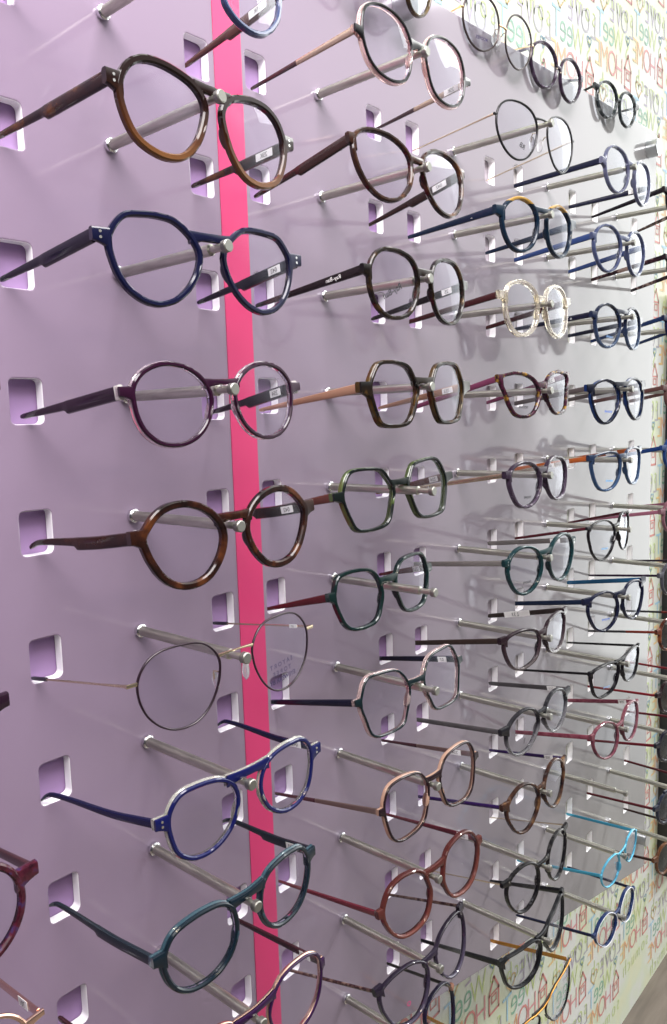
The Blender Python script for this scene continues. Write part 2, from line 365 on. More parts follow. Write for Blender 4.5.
def make_pair(key, D, st):
    """one pair of glasses: front, lenses, temples and fittings under an Empty at the bridge"""
    g = Pair(); yaw, tilt, roll, om = D['a']
    root = bpy.data.objects.new('eyeglasses', None); COL.objects.link(root); root.empty_display_size = .01
    M = Matrix.Translation(D['p']) @ (Matrix.Rotation(yaw, 4, 'Z') @ Matrix.Rotation(tilt, 4, 'X') @ Matrix.Rotation(roll, 4, 'Y'))
    t_all = max([st.get('t', 2.0 if st.get('metal') else 4.4)] + [l[1] for l in st.get('layers', [])]) * MM
    def world_y(d): return (M @ Vector((0, d, 0))).y
    if D['col'] != 9 and 'zr' in D:                            # the bridge hangs behind the knob of its rod
        lift = -.1050 - min(world_y(0), (M @ Vector((0, 0, .008))).y, (M @ Vector((0, 0, -.004))).y)
        if lift > 0: M = Matrix.Translation((0, lift, 0)) @ M
    root.matrix_world = M; Mi = M.inverted()
    place(root, st['label'], 'eyeglasses', st.get('group', 'eyeglasses on the display panel'))
    tw = tan(om)
    def wrap(u): return tw * (sqrt(u * u + 36.0) - 6.0)
    def P3(u, w, d): return Vector((u * MM, (wrap(u) + d) * MM, w * MM))
    metal = st.get('metal', False)
    rw = st.get('rw', 1.5 if metal else 3.6); t = st.get('t', 2.0 if metal else 4.4)
    c = list(D['c']); r = list(D['r'])
    wrod = urod = 0.0; rr_rod = 2.2
    if D['col'] != 9:                                         # where the rod crosses the front, in the frame's own space
        q0, q1 = (Mi @ Vector((D['xc'], -.11, D['zr']))), (Mi @ Vector((D['xc'], 0, D['zr'])))
        cross = [(q0 + (q1 - q0) * ((d - q0.y) / (q1.y - q0.y))) / MM for d in (-.0004, t_all)]
        wrod = max(p.z for p in cross); urod = max(abs(p.x) for p in cross)
        yb = max((M @ Vector((0, t_all, (wrod + h) * MM))).y for h in (0, 8)); rr_rod = 3.4 if yb > -.0957 else 2.2
    ledge = D['col'] == 9
    out = contour(c, r)
    # keep the two rims clear of the rod that passes between them
    need = max(rr_rod + urod + .6, 3.0 if metal else 4.0)
    if not ledge:
        ug = min((u for u, w in out if abs(w - wrod) < rr_rod + 2.5), default=need)
        if ug < need:
            sh = need - ug; umx = max(u for u, w in out); k = (umx - ug - sh) / (umx - ug)
            out = [(umx - (umx - u) * k, w) for u, w in out]; pad_min = need
    inner = offset(out, -rw)
    umin = min(u for u, w in out); umax = max(u for u, w in out)
    def nasal(w):
        s = sorted(out, key=lambda p: abs(p[1] - w) + (1000 if p[0] > (umin + umax) / 2 else 0)); return s[0][0]
    def outerx(w):
        s = sorted(out, key=lambda p: abs(p[1] - w) + (1000 if p[0] < umin + .8 * (umax - umin) else 0)); return s[0][0]
    layers = st.get('layers') or [(0.0, t, st['front'], 0.0)]
    bev = min(.9, rw * .28, t * .28)
    hb = st.get('hb', 1.6 if metal else 5.0)
    if ledge: wbb = st.get('wb', 3.0)
    else: wbb = wrod + rr_rod + .5
    hx, hz = D['h']; hx = max(hx, umax + 1.2)
    hz = min(hz, max(w for u, w in out) - 2.5)
    eh = st.get('eh', 2.4 if metal else 8.0)
    for li, (d0, d1, mat, grow) in enumerate(layers):
        mb = MB(); O = offset(out, grow) if grow else out; I = offset(inner, grow * .6) if grow else inner
        th = d1 - d0; b = min(bev, th * .35)
        for s in (1, -1):
            rings = []
            for (ou, ow), (iu, iw) in zip(O, I):
                dx, dw = ou - iu, ow - iw; L = hypot(dx, dw) or 1; ex, ew = dx / L * b, dw / L * b
                prof = ((iu, iw, d0 + b), (iu + ex, iw + ew, d0), (ou - ex, ow - ew, d0), (ou, ow, d0 + b), (ou, ow, d1 - b), (ou - ex, ow - ew, d1), (iu + ex, iw + ew, d1), (iu, iw, d1 - b))
                rings.append([P3(s * u, w, d) for u, w, d in prof])
            mb.rings(rings, closed_path=True)
        # bridge
        drop = st.get('drop', .6 if metal else 2.2)
        ue = nasal(wbb + hb * .5) + rw * .7; ns = 14; rings = []
        for k in range(ns + 1):
            f = -1 + 2 * k / ns; u = ue * f; flare = abs(f) ** 2.2
            zb = wbb - (drop * flare if abs(u) > urod + rr_rod + .3 else 0.0) + (1.0 * (1 - f * f) if metal else 0); zt = wbb + hb + st.get('top', 0.6) * flare + (1.0 * (1 - f * f) if metal else 0)
            cz, hh = (zb + zt) / 2, (zt - zb); depth = th * (.8 if not metal else 1.0)
            rings.append([P3(u, cz + q, d0 + th / 2 + p) for p, q in rrect(depth, hh, min(1.4, depth * .45), 3)])
        if st.get('fit'):
            b2 = MB(); b2.rings(rings); b2.build('bridge', st['fit'], root)
        else: mb.rings(rings)
        if st.get('brow'):                                    # straight bar over the nose
            wt = max(w for u, w in out) - st['brow']; ub = st.get('browu', 22); rings = []
            for k in range(13):
                f = -1 + 2 * k / 12; u = ub * f
                rings.append([P3(u, wt + q - 1.2 * f * f * 0, d0 + th / 2 + p) for p, q in rrect(th * .85, st.get('browh', 5.0), 1.4, 3)])
            mb.rings(rings)
        # end pieces out to the hinges
        if not st.get('no_end'):
            for s in (1, -1):
                u0 = outerx(hz) - rw * .8; rings = []
                for k in range(6):
                    f = k / 5; u = u0 + (hx - u0) * f; h = eh * (1.0 + .45 * (1 - f) ** 2 - .12 * f) if not metal else eh
                    rings.append([P3(s * u, hz + q - (h - eh) * .5, d0 + th / 2 + p) for p, q in rrect(th * .96, h, min(1.2, th * .4), 3)])
                if st.get('fit'):
                    b2 = MB(); b2.rings(rings); b2.build('end_piece', st['fit'], root)
                else: mb.rings(rings)
        o = mb.build('frame_front' if li == 0 else 'frame_back_layer', mat, root)
        if li: o['label'] = st.get('back_label', 'paler back layer of the frame')
    if st.get('goldbrow') or st.get('inlay'):
        ln = offset(out, -rw * .35)
        if st.get('inlay'):
            for s in (1, -1):
                mb = MB(); mb.rings([[P3(s * u + .42 * cos(a) , w + .42 * cos(a) * .6, -.1 + .42 * sin(a)) for a in [2*pi*q/6 for q in range(6)]] for u, w in ln], closed_path=True)
                mb.build('inlay_line', principled('inlay_white', (.82, .84, .88), .3), root)
        else:
            top = [p for p in ln if p[1] > hz - 1.0]; top.sort(key=lambda p: p[0])
            pts = [P3(-hx, hz + 1, -.6)] + [P3(-u, w + 1.2, -.6) for u, w in reversed(top)] + [P3(0, wbb + hb * .5, -.6)] + [P3(u, w + 1.2, -.6) for u, w in top] + [P3(hx, hz + 1, -.6)]
            mb = MB(); tube(mb, pts, .0008, 8); mb.build('brow_line', st['temple'], root)
    # lenses
    li_ = offset(inner, .45)
    for s in (1, -1):
        rings = []; cx = sum(p[0] for p in li_) / NT; cz = sum(p[1] for p in li_) / NT; dl = t * .45
        mb = MB()
        for face, e in ((0, 0.0), (1, 1.2)):
            rs = []
            for q in (0.02, .35, .65, .85, 1.0):
                rs.append([P3(s * (cx + (u - cx) * q), cz + (w - cz) * q, dl + e - 1.6 * (1 - q * q)) for u, w in li_[::2]])
            mb.rings(rs, caps=False)
            mb.add(rs[0], [tuple(range(len(rs[0])))])
        n = NT // 2; a = 4 * n; b2 = a + n + n + 4 * n     # sew the two faces at the rim
        rim0 = [P3(s * u, w, dl) for u, w in li_[::2]]; rim1 = [P3(s * u, w, dl + 1.2) for u, w in li_[::2]]
        mb.rings([rim0, rim1], caps=False)
        lo = mb.build('lens', LENS, root)
        pr = st.get('print')
        if pr and pr[0] == s:
            _, lines, colour, u0, w0, size, ang = pr; tb = MB(); ca, sa = cos(radians(ang)), sin(radians(ang))
            for i, body in enumerate(lines if isinstance(lines, list) else [lines]):
                v, f, wd = text_mesh(body, st.get('bold', .02)); k = size / .72
                def at(gx, gy):
                    du, dw = (wd / 2 - gx) * k, gy * k - i * size * 1.7
                    u, w = u0 + du * ca - dw * sa, w0 + du * sa + dw * ca
                    q = min(1.0, hypot(u - s * cx, w - cz) / (umax - umin) * 2.1)
                    return P3(u, w, dl - 1.6 * (1 - q * q) - .25)
                tb.add([at(x, y) for x, y in v], f)
            tb.build('lens_print', principled('print_' + colour[0], colour[1], .5), lo, smooth=False)
    # nose pads
    if metal and st.get('pads', True):
        wp = cwy = c[1] - 3.0
        for s in (1, -1):
            un = nasal(wp)
            mb = MB(); rings = []
            for k in range(9):
                f = -1 + k / 4; rad = sqrt(max(0, 1 - f * f)) + .04
                rings.append([Vector(((s * (un - 1.6 + .28 * f * 2) + s * 1.0 * rad * cos(a)) * MM, (wrap(un) + t + 6.0 + 3.4 * rad * sin(a)) * MM, (wp - 3 + 6.4 * f) * MM)) for a in [2 * pi * q / 12 for q in range(12)]])
            mb.rings(rings); pad = mb.build('nose_pad', principled('pad_clear', (.92, .93, .95), .15, trans=.7), root)
            mb = MB(); tube(mb, [P3(s * (un + .4), wp + 4, t * .7), P3(s * (un + 1.4), wp + 4.4, t + 3.0), P3(s * (un - .6), wp - 2, t + 6.2)], .0005, 6); mb.build('pad_arm', st.get('temple') or st['front'], pad)
    elif not metal and st.get('pads', True):
        for s in (1, -1):
            wp = c[1] - 5.0; un = nasal(wp); mb = MB(); rings = []
            for k in range(9):
                f = -1 + k / 4; rad = sqrt(max(0, 1 - f * f)) + .05; w_ = wp + 6.0 * f; uu = nasal(w_) + 1.3
                rings.append([Vector((s * (uu + 1.5 * rad * cos(a)) * MM, (wrap(uu) + t * .7 + 3.4 * rad * sin(a)) * MM, w_ * MM)) for a in [2 * pi * q / 12 for q in range(12)]])
            mb.rings(rings); mb.build('nose_pad', (layers[-1][2]), root)
    # rivets on the end pieces
    if st.get('rivets'):
        for s in (1, -1):
            mb = MB()
            for q in (-1.5, 1.5):
                mb.add([P3(s * (hx - 4.2) + .8 * cos(a), hz + q + .8 * sin(a), -.12) for a in [2*pi*k/10 for k in range(10)]], [tuple(range(10))])
                mb.rings([[P3(s * (hx - 4.2) + .8 * cos(a), hz + q + .8 * sin(a), d) for a in [2*pi*k/10 for k in range(10)]] for d in (-.12, .3)], caps=False)
            mb.build('rivet', principled('rivet_silver', (.8, .8, .78), .25, 1.0), root)
    # temples
    tm = st.get('temple') or layers[0][2]; style = st.get('ts', 'wire' if metal else 'plain')
    xc = D.get('xc', D['p'][0]); zr = D.get('zr', D['p'][2])
    for s in st.get('sides', (-1, 1)):
        tip = D['tl'] if s < 0 else D['tr']
        if ledge:
            W = M @ P3(s * hx, hz, t); zt = top_z(W.x) + .0062
            T = Vector((W.x - s * .002 , WY - .012, zt + .001)); mid = Vector((W.x - s * .001, .02, zt + .0015))
        else:
            T = Vector((xc + tip[0] * MM, .0040, zr + tip[1] * MM)); mid = None
        H = P3(s * (hx - (1.0 if metal else 2.0)), hz, t * .9)
        T = Mi @ T
        pts = []
        if mid is not None:
            mid = Mi @ mid; path = [H.lerp(mid, k / 8) for k in range(8)] + [mid.lerp(T, k / 14) for k in range(15)]
        else:
            path = [H.lerp(T, (k / 36)) for k in range(37)]
        n = len(path) - 1; mb = MB(); rings = []; side_v = None
        def size(f):
            if style == 'step':
                h = 7.8 if f < .50 else (7.8 - 2.6 * (f - .50) / .03 if f < .53 else 5.2 - 2.0 * (f - .53) / .47)
                th = 3.4 if f < .52 else 2.8
            elif style == 'wire': h, th = (2.0 - .8 * min(1, f * 4), 1.5)
            elif style == 'slim': h, th = 3.2 - .5 * f, 2.2
            elif style == 'taper': h, th = 7.2 - 4.2 * f, 3.0
            elif style == 'flat': h, th = 5.6 - .6 * f, 2.0
            elif style == 'wide': h, th = 8.0 - 4.2 * f, 3.2
            else: h, th = 5.4 - 1.8 * f, 2.8
            k = st.get('tk', 1.0); return h * k, th * k
        tip_from = st.get('tip_from')
        segs = [(0, n, tm, 'temple')] if not tip_from else [(0, int(n * tip_from), tm, 'temple'), (int(n * tip_from), n, st['tip'], 'temple_tip')]
        tob = None
        for a, b_, mat, nm in segs:
            mb = MB(); rings = []
            for i in range(a, b_ + 1):
                f = i / n; d = (path[min(i + 1, n)] - path[max(i - 1, 0)]).normalized(); sd = d.cross(Vector((0, 0, 1))).normalized(); up = sd.cross(d)
                h, th = size(f)
                if nm == 'temple_tip': h, th = max(h, 2.6), max(th, 2.2)
                f_ = min(1.0, max(0.0, (f - .25) / .65)); bump = f_ * f_ * (3 - 2 * f_) if f < .90 else max(0.0, 1 - ((f - .90) / .10) ** 1.6)
                droop = Vector((0, 0, st.get('hook', 0.0) * MM * bump))
                if style == 'step': droop += up * ((size(0)[0] - h) * .42 * MM)
                if i == b_ and nm != 'temple' or (i == n): h *= .75; th *= .75
                rings.append([path[i] + droop + (sd * p + up * q) * MM for p, q in rrect(th, h, min(th, h) * .42, 3)])
            mb.rings(rings); o = mb.build(nm, mat, root if nm == 'temple' else tob)
            if nm == 'temple':
                tob = o
                if st.get('temple_label'): o['label'] = st['temple_label']
        # hinge block
        if st.get('hinge', metal):
            mb = MB(); h, th = size(0); rings = []
            for k in range(3):
                p0 = path[0] + (path[1] - path[0]).normalized() * (-.0012 + .0016 * k); d = (path[1] - path[0]).normalized(); sd = d.cross(Vector((0, 0, 1))).normalized(); up = sd.cross(d)
                rings.append([p0 + (sd * p + up * q) * MM for p, q in rrect(th * 1.12, h * 1.06, th * .3, 3)])
            mb.rings(rings); mb.build('hinge', st.get('hinge_mat') or tm, tob)
        # little paper tag on the inner side of the right temple, or maker's mark outside the left one
        def strip(name, mats, f0, f1, hh, body, outward, card):
            i0 = f0 * n; L_ = (path[int(n)] - path[0]).length; d = (path[-1] - path[0]).normalized(); sd = d.cross(Vector((0, 0, 1))).normalized(); up = sd.cross(d)
            base = path[0].lerp(path[-1], f0) ; wd = (f1 - f0) * L_; hh *= MM
            th = size((f0 + f1) / 2)[1] / 2 * MM
            nrm = Vector((-1, 0, 0)); sg = 1 if sd.dot(nrm) > 0 else -1; nn = sd * sg
            z = base + nn * (th + .00015); mb = MB()
            if card:
                q = [z + d * a + up * b for a, b in ((0, -hh/2), (wd, -hh/2), (wd, hh/2), (0, hh/2))]
                mb.add([p for p in q] + [p + nn * .0002 for p in q], [(3,2,1,0), (4,5,6,7), (0,1,5,4), (1,2,6,5), (2,3,7,6), (3,0,4,7)], 0)
            v, f, w_ = text_mesh(body); k = min(hh * (.62 if card else 1.0) / .72, wd * .86 / max(w_, .01))
            dirn = d
            mb.add([z + nn * .0004 + dirn * (wd / 2 + (x - w_ / 2) * k) + up * ((y - .36) * k) for x, y in v], f, 1 if card else 0)
            mb.build(name, None, tob, smooth=False, mats=mats)
        if s > 0 and st.get('tag'):
            f0 = st.get('tag_at', .12); strip('price_tag', [principled('tag_paper', (.86, .86, .84), .6), principled('tag_ink', (.03, .03, .035), .6)], f0, f0 + st.get('tag_len', .11), st.get('tag_h', 4.8), st['tag'], False, True)
        if s < 0 and st.get('mark'):
            strip('temple_mark', [principled('mark_silver', (.85, .85, .85), .4)], .16, .32, 3.0, st['mark'], True, False)
    return root

# measured pose (m, rad), lens outline (0.1 mm), hinges and temple tips (mm) of every pair
DATA = {
 '1A': {"p":[0.00138,-0.10239,-0.01253],"a":[-0.0067,-0.0345,0.0241,0.0744],"c":[33.0,-0.1],"r":[282,273,268,265,264,263,264,267,270,271,271,270,270,270,270,272,274,277,278,277,275,274,275,278,282,286,286,286,285,284,281,276,271,265,259,254,251,250,251,255,262,272,283,292,300,304,302,293],"h":[66.8,6.9],"tl":[-74.0,-13.5],"tr":[69.5,-12.5],"col":0,"row":0,"xc":0.0,"zr":0.0},
 '1B': {"p":[-0.00377,-0.10094,-0.08843],"a":[-0.1345,-0.0393,-0.0035,0.0938],"c":[34.3,0.0],"r":[286,279,273,267,263,261,260,260,261,263,264,266,268,267,266,265,263,262,261,260,260,260,262,265,272,280,287,289,286,284,283,280,269,257,248,244,242,243,246,253,259,262,265,270,276,282,289,291],"h":[69.2,9.1],"tl":[-77.5,-13.8],"tr":[69.7,-13.8],"col":0,"row":1,"xc":0.0,"zr":-0.07998},
 '1C': {"p":[-0.00053,-0.10147,-0.16671],"a":[-0.0622,-0.0457,-0.0299,0.0858],"c":[33.5,0.0],"r":[259,256,253,251,249,248,246,245,244,243,242,242,242,243,244,246,247,247,247,247,246,245,245,245,248,253,260,264,263,260,257,252,247,242,239,236,234,233,233,235,237,241,245,249,254,259,262,262],"h":[65.2,7.5],"tl":[-71.1,-13.8],"tr":[75.0,-13.8],"col":0,"row":2,"xc":0.0,"zr":-0.15996},
 '1D': {"p":[0.00309,-0.1029,-0.24564],"a":[-0.1035,-0.0449,-0.045,0.0871],"c":[33.8,-0.1],"r":[274,270,267,264,262,261,262,264,266,266,266,265,264,263,262,261,258,255,252,250,249,249,253,259,267,278,286,284,276,272,270,268,265,262,258,255,253,251,250,250,252,254,257,261,265,269,273,275],"h":[66.9,7.8],"tl":[-71.7,-13.8],"tr":[71.9,-13.8],"col":0,"row":3,"xc":0.0,"zr":-0.23994},
 '1E': {"p":[-0.00024,-0.10218,-0.32715],"a":[-0.0556,-0.0424,-0.0266,0.1219],"c":[39.0,-0.0],"r":[264,259,254,251,250,251,253,256,258,261,263,262,262,262,262,260,259,258,257,257,258,259,260,263,266,271,275,276,274,272,269,264,257,250,243,238,236,237,242,250,260,268,274,278,281,283,280,272],"h":[71.6,7.5],"tl":[-77.5,-13.8],"tr":[68.0,-10.5],"col":0,"row":4,"xc":0.0,"zr":-0.31991},
 '1F': {"p":[0.00428,-0.10315,-0.41133],"a":[-0.0416,-0.005,-0.0166,0.07],"c":[34.2,-0.1],"r":[262,257,253,249,247,245,242,241,240,241,242,244,245,246,249,251,251,251,252,251,248,245,243,244,248,254,260,265,267,267,266,261,252,241,231,226,223,224,226,232,239,247,255,261,266,268,268,266],"h":[66.6,7.3],"tl":[-77.5,-13.8],"tr":[68.0,-12.0],"col":0,"row":5,"xc":0.0,"zr":-0.39989},
 '1G': {"p":[0.0006,-0.10227,-0.49114],"a":[0.0056,0.0025,-0.0418,0.1152],"c":[36.1,-0.1],"r":[271,269,267,264,263,262,261,259,259,257,255,254,254,255,258,261,263,264,265,265,264,265,266,269,274,278,280,280,280,279,275,266,255,245,239,236,236,238,243,251,262,272,280,285,285,281,276,273],"h":[69.1,8.1],"tl":[-77.5,-7.4],"tr":[68.0,-13.0],"col":0,"row":6,"xc":0.0,"zr":-0.47987},
 '1H': {"p":[0.0022,-0.10297,-0.57291],"a":[-0.0081,0.0057,-0.0412,0.1013],"c":[39.9,-0.1],"r":[291,282,273,267,262,258,255,255,257,259,263,270,277,281,284,286,288,289,290,289,286,282,280,280,282,286,288,290,290,285,277,269,262,255,250,248,250,255,263,272,283,293,298,299,302,306,306,300],"h":[70.5,4.6],"tl":[-77.5,-5.0],"tr":[72.4,-13.8],"col":0,"row":7,"xc":0.0,"zr":-0.55985},
 '2z': {"p":[0.20341,-0.10256,0.08524],"a":[-0.0583,-0.0565,-0.002,0.0393],"c":[34.6,0.0],"r":[270,265,264,266,270,275,278,279,275,270,266,264,261,260,260,262,264,265,266,267,265,263,263,265,267,271,274,278,282,286,285,279,271,264,259,256,253,252,254,257,261,265,270,272,273,275,277,275],"h":[67.8,0.6],"tl":[-70.8,-13.8],"tr":[81.0,-6.6],"col":1,"row":-1,"xc":0.20239,"zr":0.08665},
 '2A': {"p":[0.20132,-0.10139,0.00373],"a":[-0.0995,-0.1369,0.0136,0.1023],"c":[33.4,0.1],"r":[296,293,291,290,287,283,281,281,281,280,278,277,276,276,274,272,270,269,270,270,270,272,276,281,288,298,306,313,317,314,304,291,279,268,260,254,251,250,253,256,261,268,277,287,297,304,305,301],"h":[65.3,13.3],"tl":[-71.3,-13.8],"tr":[69.3,-12.9],"col":1,"row":0,"xc":0.20239,"zr":0.00566},
 '2B': {"p":[0.20573,-0.10362,-0.08024],"a":[-0.0334,-0.0165,-0.0087,0.1047],"c":[34.2,-0.0],"r":[269,267,265,266,267,269,271,272,272,270,268,267,267,268,271,273,273,272,271,270,269,268,267,268,270,272,274,277,279,279,279,277,274,269,262,257,254,255,257,262,268,276,282,284,284,282,278,273],"h":[66.0,7.5],"tl":[-74.9,-13.8],"tr":[69.9,-13.4],"col":1,"row":1,"xc":0.20239,"zr":-0.07533},
 '2C': {"p":[0.20405,-0.10293,-0.16075],"a":[-0.0436,-0.0257,-0.018,0.098],"c":[34.3,-0.0],"r":[264,256,251,250,252,256,263,270,271,266,258,253,252,253,257,266,274,275,266,255,248,245,244,248,254,260,264,266,265,267,272,276,273,264,254,248,246,246,249,254,261,266,265,261,259,262,268,269],"h":[69.3,5.0],"tl":[-75.6,-13.8],"tr":[78.0,-13.6],"col":1,"row":2,"xc":0.20239,"zr":-0.15632},
 '2D': {"p":[0.19981,-0.08144,-0.23936],"a":[-0.1127,-0.1023,-0.0504,0.0739],"c":[35.2,0.2],"r":[274,263,257,256,259,266,274,277,274,266,259,255,254,255,259,267,277,280,273,262,255,253,253,257,264,271,275,275,275,279,283,284,278,266,254,246,243,242,245,253,263,272,273,270,268,274,282,283],"h":[70.2,6.1],"tl":[-74.0,-13.5],"tr":[72.0,-12.5],"col":1,"row":3,"xc":0.20239,"zr":-0.23732},
 '2E': {"p":[0.19884,-0.06797,-0.32048],"a":[-0.0392,-0.0995,-0.029,0.0999],"c":[33.8,0.3],"r":[280,278,274,271,273,278,281,281,276,268,260,256,254,254,257,262,267,268,266,263,258,256,258,263,271,279,285,288,293,299,299,288,271,258,249,243,239,240,243,249,257,264,270,275,277,278,278,279],"h":[66.3,6.9],"tl":[-77.5,-13.0],"tr":[73.5,-10.2],"col":1,"row":4,"xc":0.20239,"zr":-0.31831},
 '2F': {"p":[0.20035,-0.09298,-0.4008],"a":[-0.0682,-0.1256,-0.0167,0.076],"c":[36.7,0.2],"r":[277,271,265,261,260,265,275,283,280,271,262,258,256,258,263,272,281,286,283,272,261,254,253,257,265,274,278,279,280,285,292,293,285,269,255,247,244,244,248,255,264,272,278,279,281,284,286,283],"h":[68.7,7.7],"tl":[-77.5,-10.8],"tr":[68.2,-10.8],"col":1,"row":5,"xc":0.20239,"zr":-0.3993},
 '2G': {"p":[0.20645,-0.10408,-0.48586],"a":[-0.051,-0.0755,-0.0142,0.0407],"c":[35.2,-0.2],"r":[277,271,268,267,270,276,279,277,273,267,262,260,261,265,271,278,283,283,280,274,267,261,259,260,264,271,280,287,292,295,297,291,278,265,256,250,246,246,249,255,265,275,281,284,287,290,290,285],"h":[67.1,5.8],"tl":[-77.5,-9.3],"tr":[68.1,-12.4],"col":1,"row":6,"xc":0.20239,"zr":-0.48029},
 '2H': {"p":[0.20756,-0.10485,-0.56929],"a":[-0.1049,-0.0824,-0.0685,0.0656],"c":[35.0,-0.5],"r":[281,282,280,280,282,285,287,286,281,276,272,270,268,268,269,269,269,268,267,267,267,268,272,279,285,290,291,291,288,287,286,283,278,271,266,263,260,259,261,265,272,278,281,281,278,274,272,275],"h":[67.9,5.7],"tl":[-77.5,-7.0],"tr":[68.0,-7.0],"col":1,"row":7,"xc":0.20239,"zr":-0.56129},
 '2I': {"p":[0.2033,-0.10219,-0.64716],"a":[-0.0268,-0.1661,-0.0771,0.1361],"c":[33.9,-0.1],"r":[282,275,269,264,261,259,259,259,259,258,257,256,254,252,250,249,249,250,249,249,249,251,254,260,269,279,291,304,311,303,284,265,249,237,228,222,220,219,222,228,237,248,259,271,284,293,294,289],"h":[64.4,18.8],"tl":[-72.8,-10.4],"tr":[68.0,-11.8],"col":1,"row":8,"xc":0.20239,"zr":-0.64228},
 '2J': {"p":[0.19695,-0.09591,-0.71639],"a":[-0.0011,-0.181,-0.0819,0.1624],"c":[32.6,1.0],"r":[281,273,264,255,248,245,245,248,253,260,267,277,291,301,302,300,296,289,283,280,278,278,280,285,291,298,299,295,290,284,273,261,252,247,243,241,244,250,259,271,287,305,321,331,330,318,302,290],"h":[64.7,8.0],"tl":[-74.0,-13.5],"tr":[68.0,-5.9],"col":1,"row":9,"xc":0.20239,"zr":-0.72327},
 '3a': {"p":[0.40614,-0.10108,0.07858],"a":[-0.1089,0.0059,-0.0269,0.119],"c":[36.1,-0.0],"r":[282,277,272,269,267,267,267,269,270,271,271,271,271,270,268,266,265,264,263,264,265,268,271,276,281,285,289,291,290,287,282,276,268,261,255,251,248,248,251,255,262,269,277,284,289,291,290,286],"h":[66.3,8.8],"tl":[-64.2,-12.6],"tr":[73.7,-12.6],"col":2,"row":0,"xc":0.40725,"zr":0.08808},
 '3b': {"p":[0.40666,-0.10144,-0.00401],"a":[-0.116,0.0161,-0.0324,0.0968],"c":[32.4,-0.0],"r":[260,257,255,254,255,255,256,256,256,256,256,257,257,258,259,259,259,258,257,255,255,255,257,260,265,269,271,272,270,265,260,255,251,248,246,246,246,247,249,252,257,262,266,270,272,271,268,264],"h":[66.9,9.6],"tl":[-75.1,-13.1],"tr":[70.4,-8.4],"col":2,"row":1,"xc":0.40725,"zr":0.00607},
 '3c': {"p":[0.40644,-0.10134,-0.07993],"a":[-0.0551,-0.0322,-0.0285,0.1009],"c":[32.5,0.1],"r":[267,264,263,264,266,268,269,269,268,266,266,266,268,270,272,273,273,273,271,269,266,263,261,261,262,265,270,275,279,281,280,277,272,266,262,258,257,256,258,261,265,270,275,279,281,280,277,272],"h":[66.3,10.9],"tl":[-77.5,-11.4],"tr":[70.6,-7.3],"col":2,"row":2,"xc":0.40725,"zr":-0.07593},
 '3d': {"p":[0.40722,-0.1015,-0.15872],"a":[-0.1126,-0.0969,-0.0373,0.1241],"c":[30.3,0.1],"r":[286,283,276,270,266,262,260,258,254,248,243,239,237,236,237,238,240,240,236,231,230,231,233,235,242,260,290,317,326,312,284,258,241,231,222,213,207,206,208,211,216,223,233,245,257,268,278,285],"h":[62.1,15.7],"tl":[-77.5,-13.4],"tr":[70.4,-8.2],"col":2,"row":3,"xc":0.40725,"zr":-0.15794},
 '3e': {"p":[0.4082,-0.10209,-0.24505],"a":[-0.047,-0.0623,-0.0372,0.0911],"c":[29.6,-0.0],"r":[276,272,267,262,257,253,250,246,243,239,237,235,234,236,238,241,244,246,247,247,247,249,253,259,268,276,282,284,281,273,262,250,240,231,226,222,221,221,222,225,230,238,248,258,267,274,278,279],"h":[62.0,11.5],"tl":[-77.5,-10.4],"tr":[71.5,-10.9],"col":2,"row":4,"xc":0.40725,"zr":-0.23994},
 '3f': {"p":[0.40987,-0.10358,-0.32842],"a":[-0.112,0.0216,-0.0616,0.0902],"c":[30.7,-0.0],"r":[288,285,281,277,272,269,266,263,261,259,257,255,255,255,256,257,257,256,255,255,256,259,266,273,281,288,292,293,291,285,278,271,263,255,249,244,240,238,239,242,246,253,260,267,275,281,286,288],"h":[62.8,11.5],"tl":[-77.5,-5.0],"tr":[72.7,-5.0],"col":2,"row":5,"xc":0.40725,"zr":-0.32195},
 '3g': {"p":[0.40765,-0.10179,-0.40742],"a":[-0.0785,-0.0262,-0.0567,0.1493],"c":[30.9,0.0],"r":[277,269,263,259,257,252,245,236,227,222,219,217,217,218,220,223,227,231,234,236,239,242,248,255,265,278,291,296,290,274,254,235,220,209,201,196,194,194,197,202,210,221,236,251,265,277,283,283],"h":[62.9,14.7],"tl":[-77.5,-5.0],"tr":[71.6,-8.6],"col":2,"row":6,"xc":0.40725,"zr":-0.40395},
 '3h': {"p":[0.40646,-0.10112,-0.49218],"a":[-0.0913,0.0282,-0.08,0.0941],"c":[30.0,0.0],"r":[278,270,261,252,245,240,238,238,239,241,241,242,243,245,248,252,256,259,261,262,263,265,267,271,274,275,274,271,265,257,249,242,236,232,230,230,231,234,239,244,250,257,264,271,277,281,283,282],"h":[64.8,10.2],"tl":[-76.3,-5.0],"tr":[72.9,-8.3],"col":2,"row":7,"xc":0.40725,"zr":-0.48596},
 '3i': {"p":[0.40659,-0.10133,-0.57244],"a":[-0.0514,-0.0361,-0.0534,0.1085],"c":[31.5,0.1],"r":[277,274,270,265,260,257,255,257,260,263,267,269,269,268,266,263,260,255,251,248,247,250,256,264,274,282,287,287,283,276,269,262,258,255,254,252,251,251,251,252,254,258,262,267,271,274,276,277],"h":[65.4,12.8],"tl":[-77.5,-6.7],"tr":[73.2,-9.0],"col":2,"row":8,"xc":0.40725,"zr":-0.56797},
 '3j': {"p":[0.40874,-0.10312,-0.65693],"a":[-0.0468,-0.0213,-0.0661,0.1328],"c":[35.3,-0.1],"r":[265,263,262,263,265,266,267,268,269,271,272,273,273,270,267,262,257,253,250,248,248,250,253,259,267,275,283,288,290,287,281,273,265,257,252,249,247,248,250,254,259,264,270,273,275,274,271,268],"h":[67.6,17.4],"tl":[-77.5,-5.0],"tr":[73.1,-11.9],"col":2,"row":9,"xc":0.40725,"zr":-0.64997},
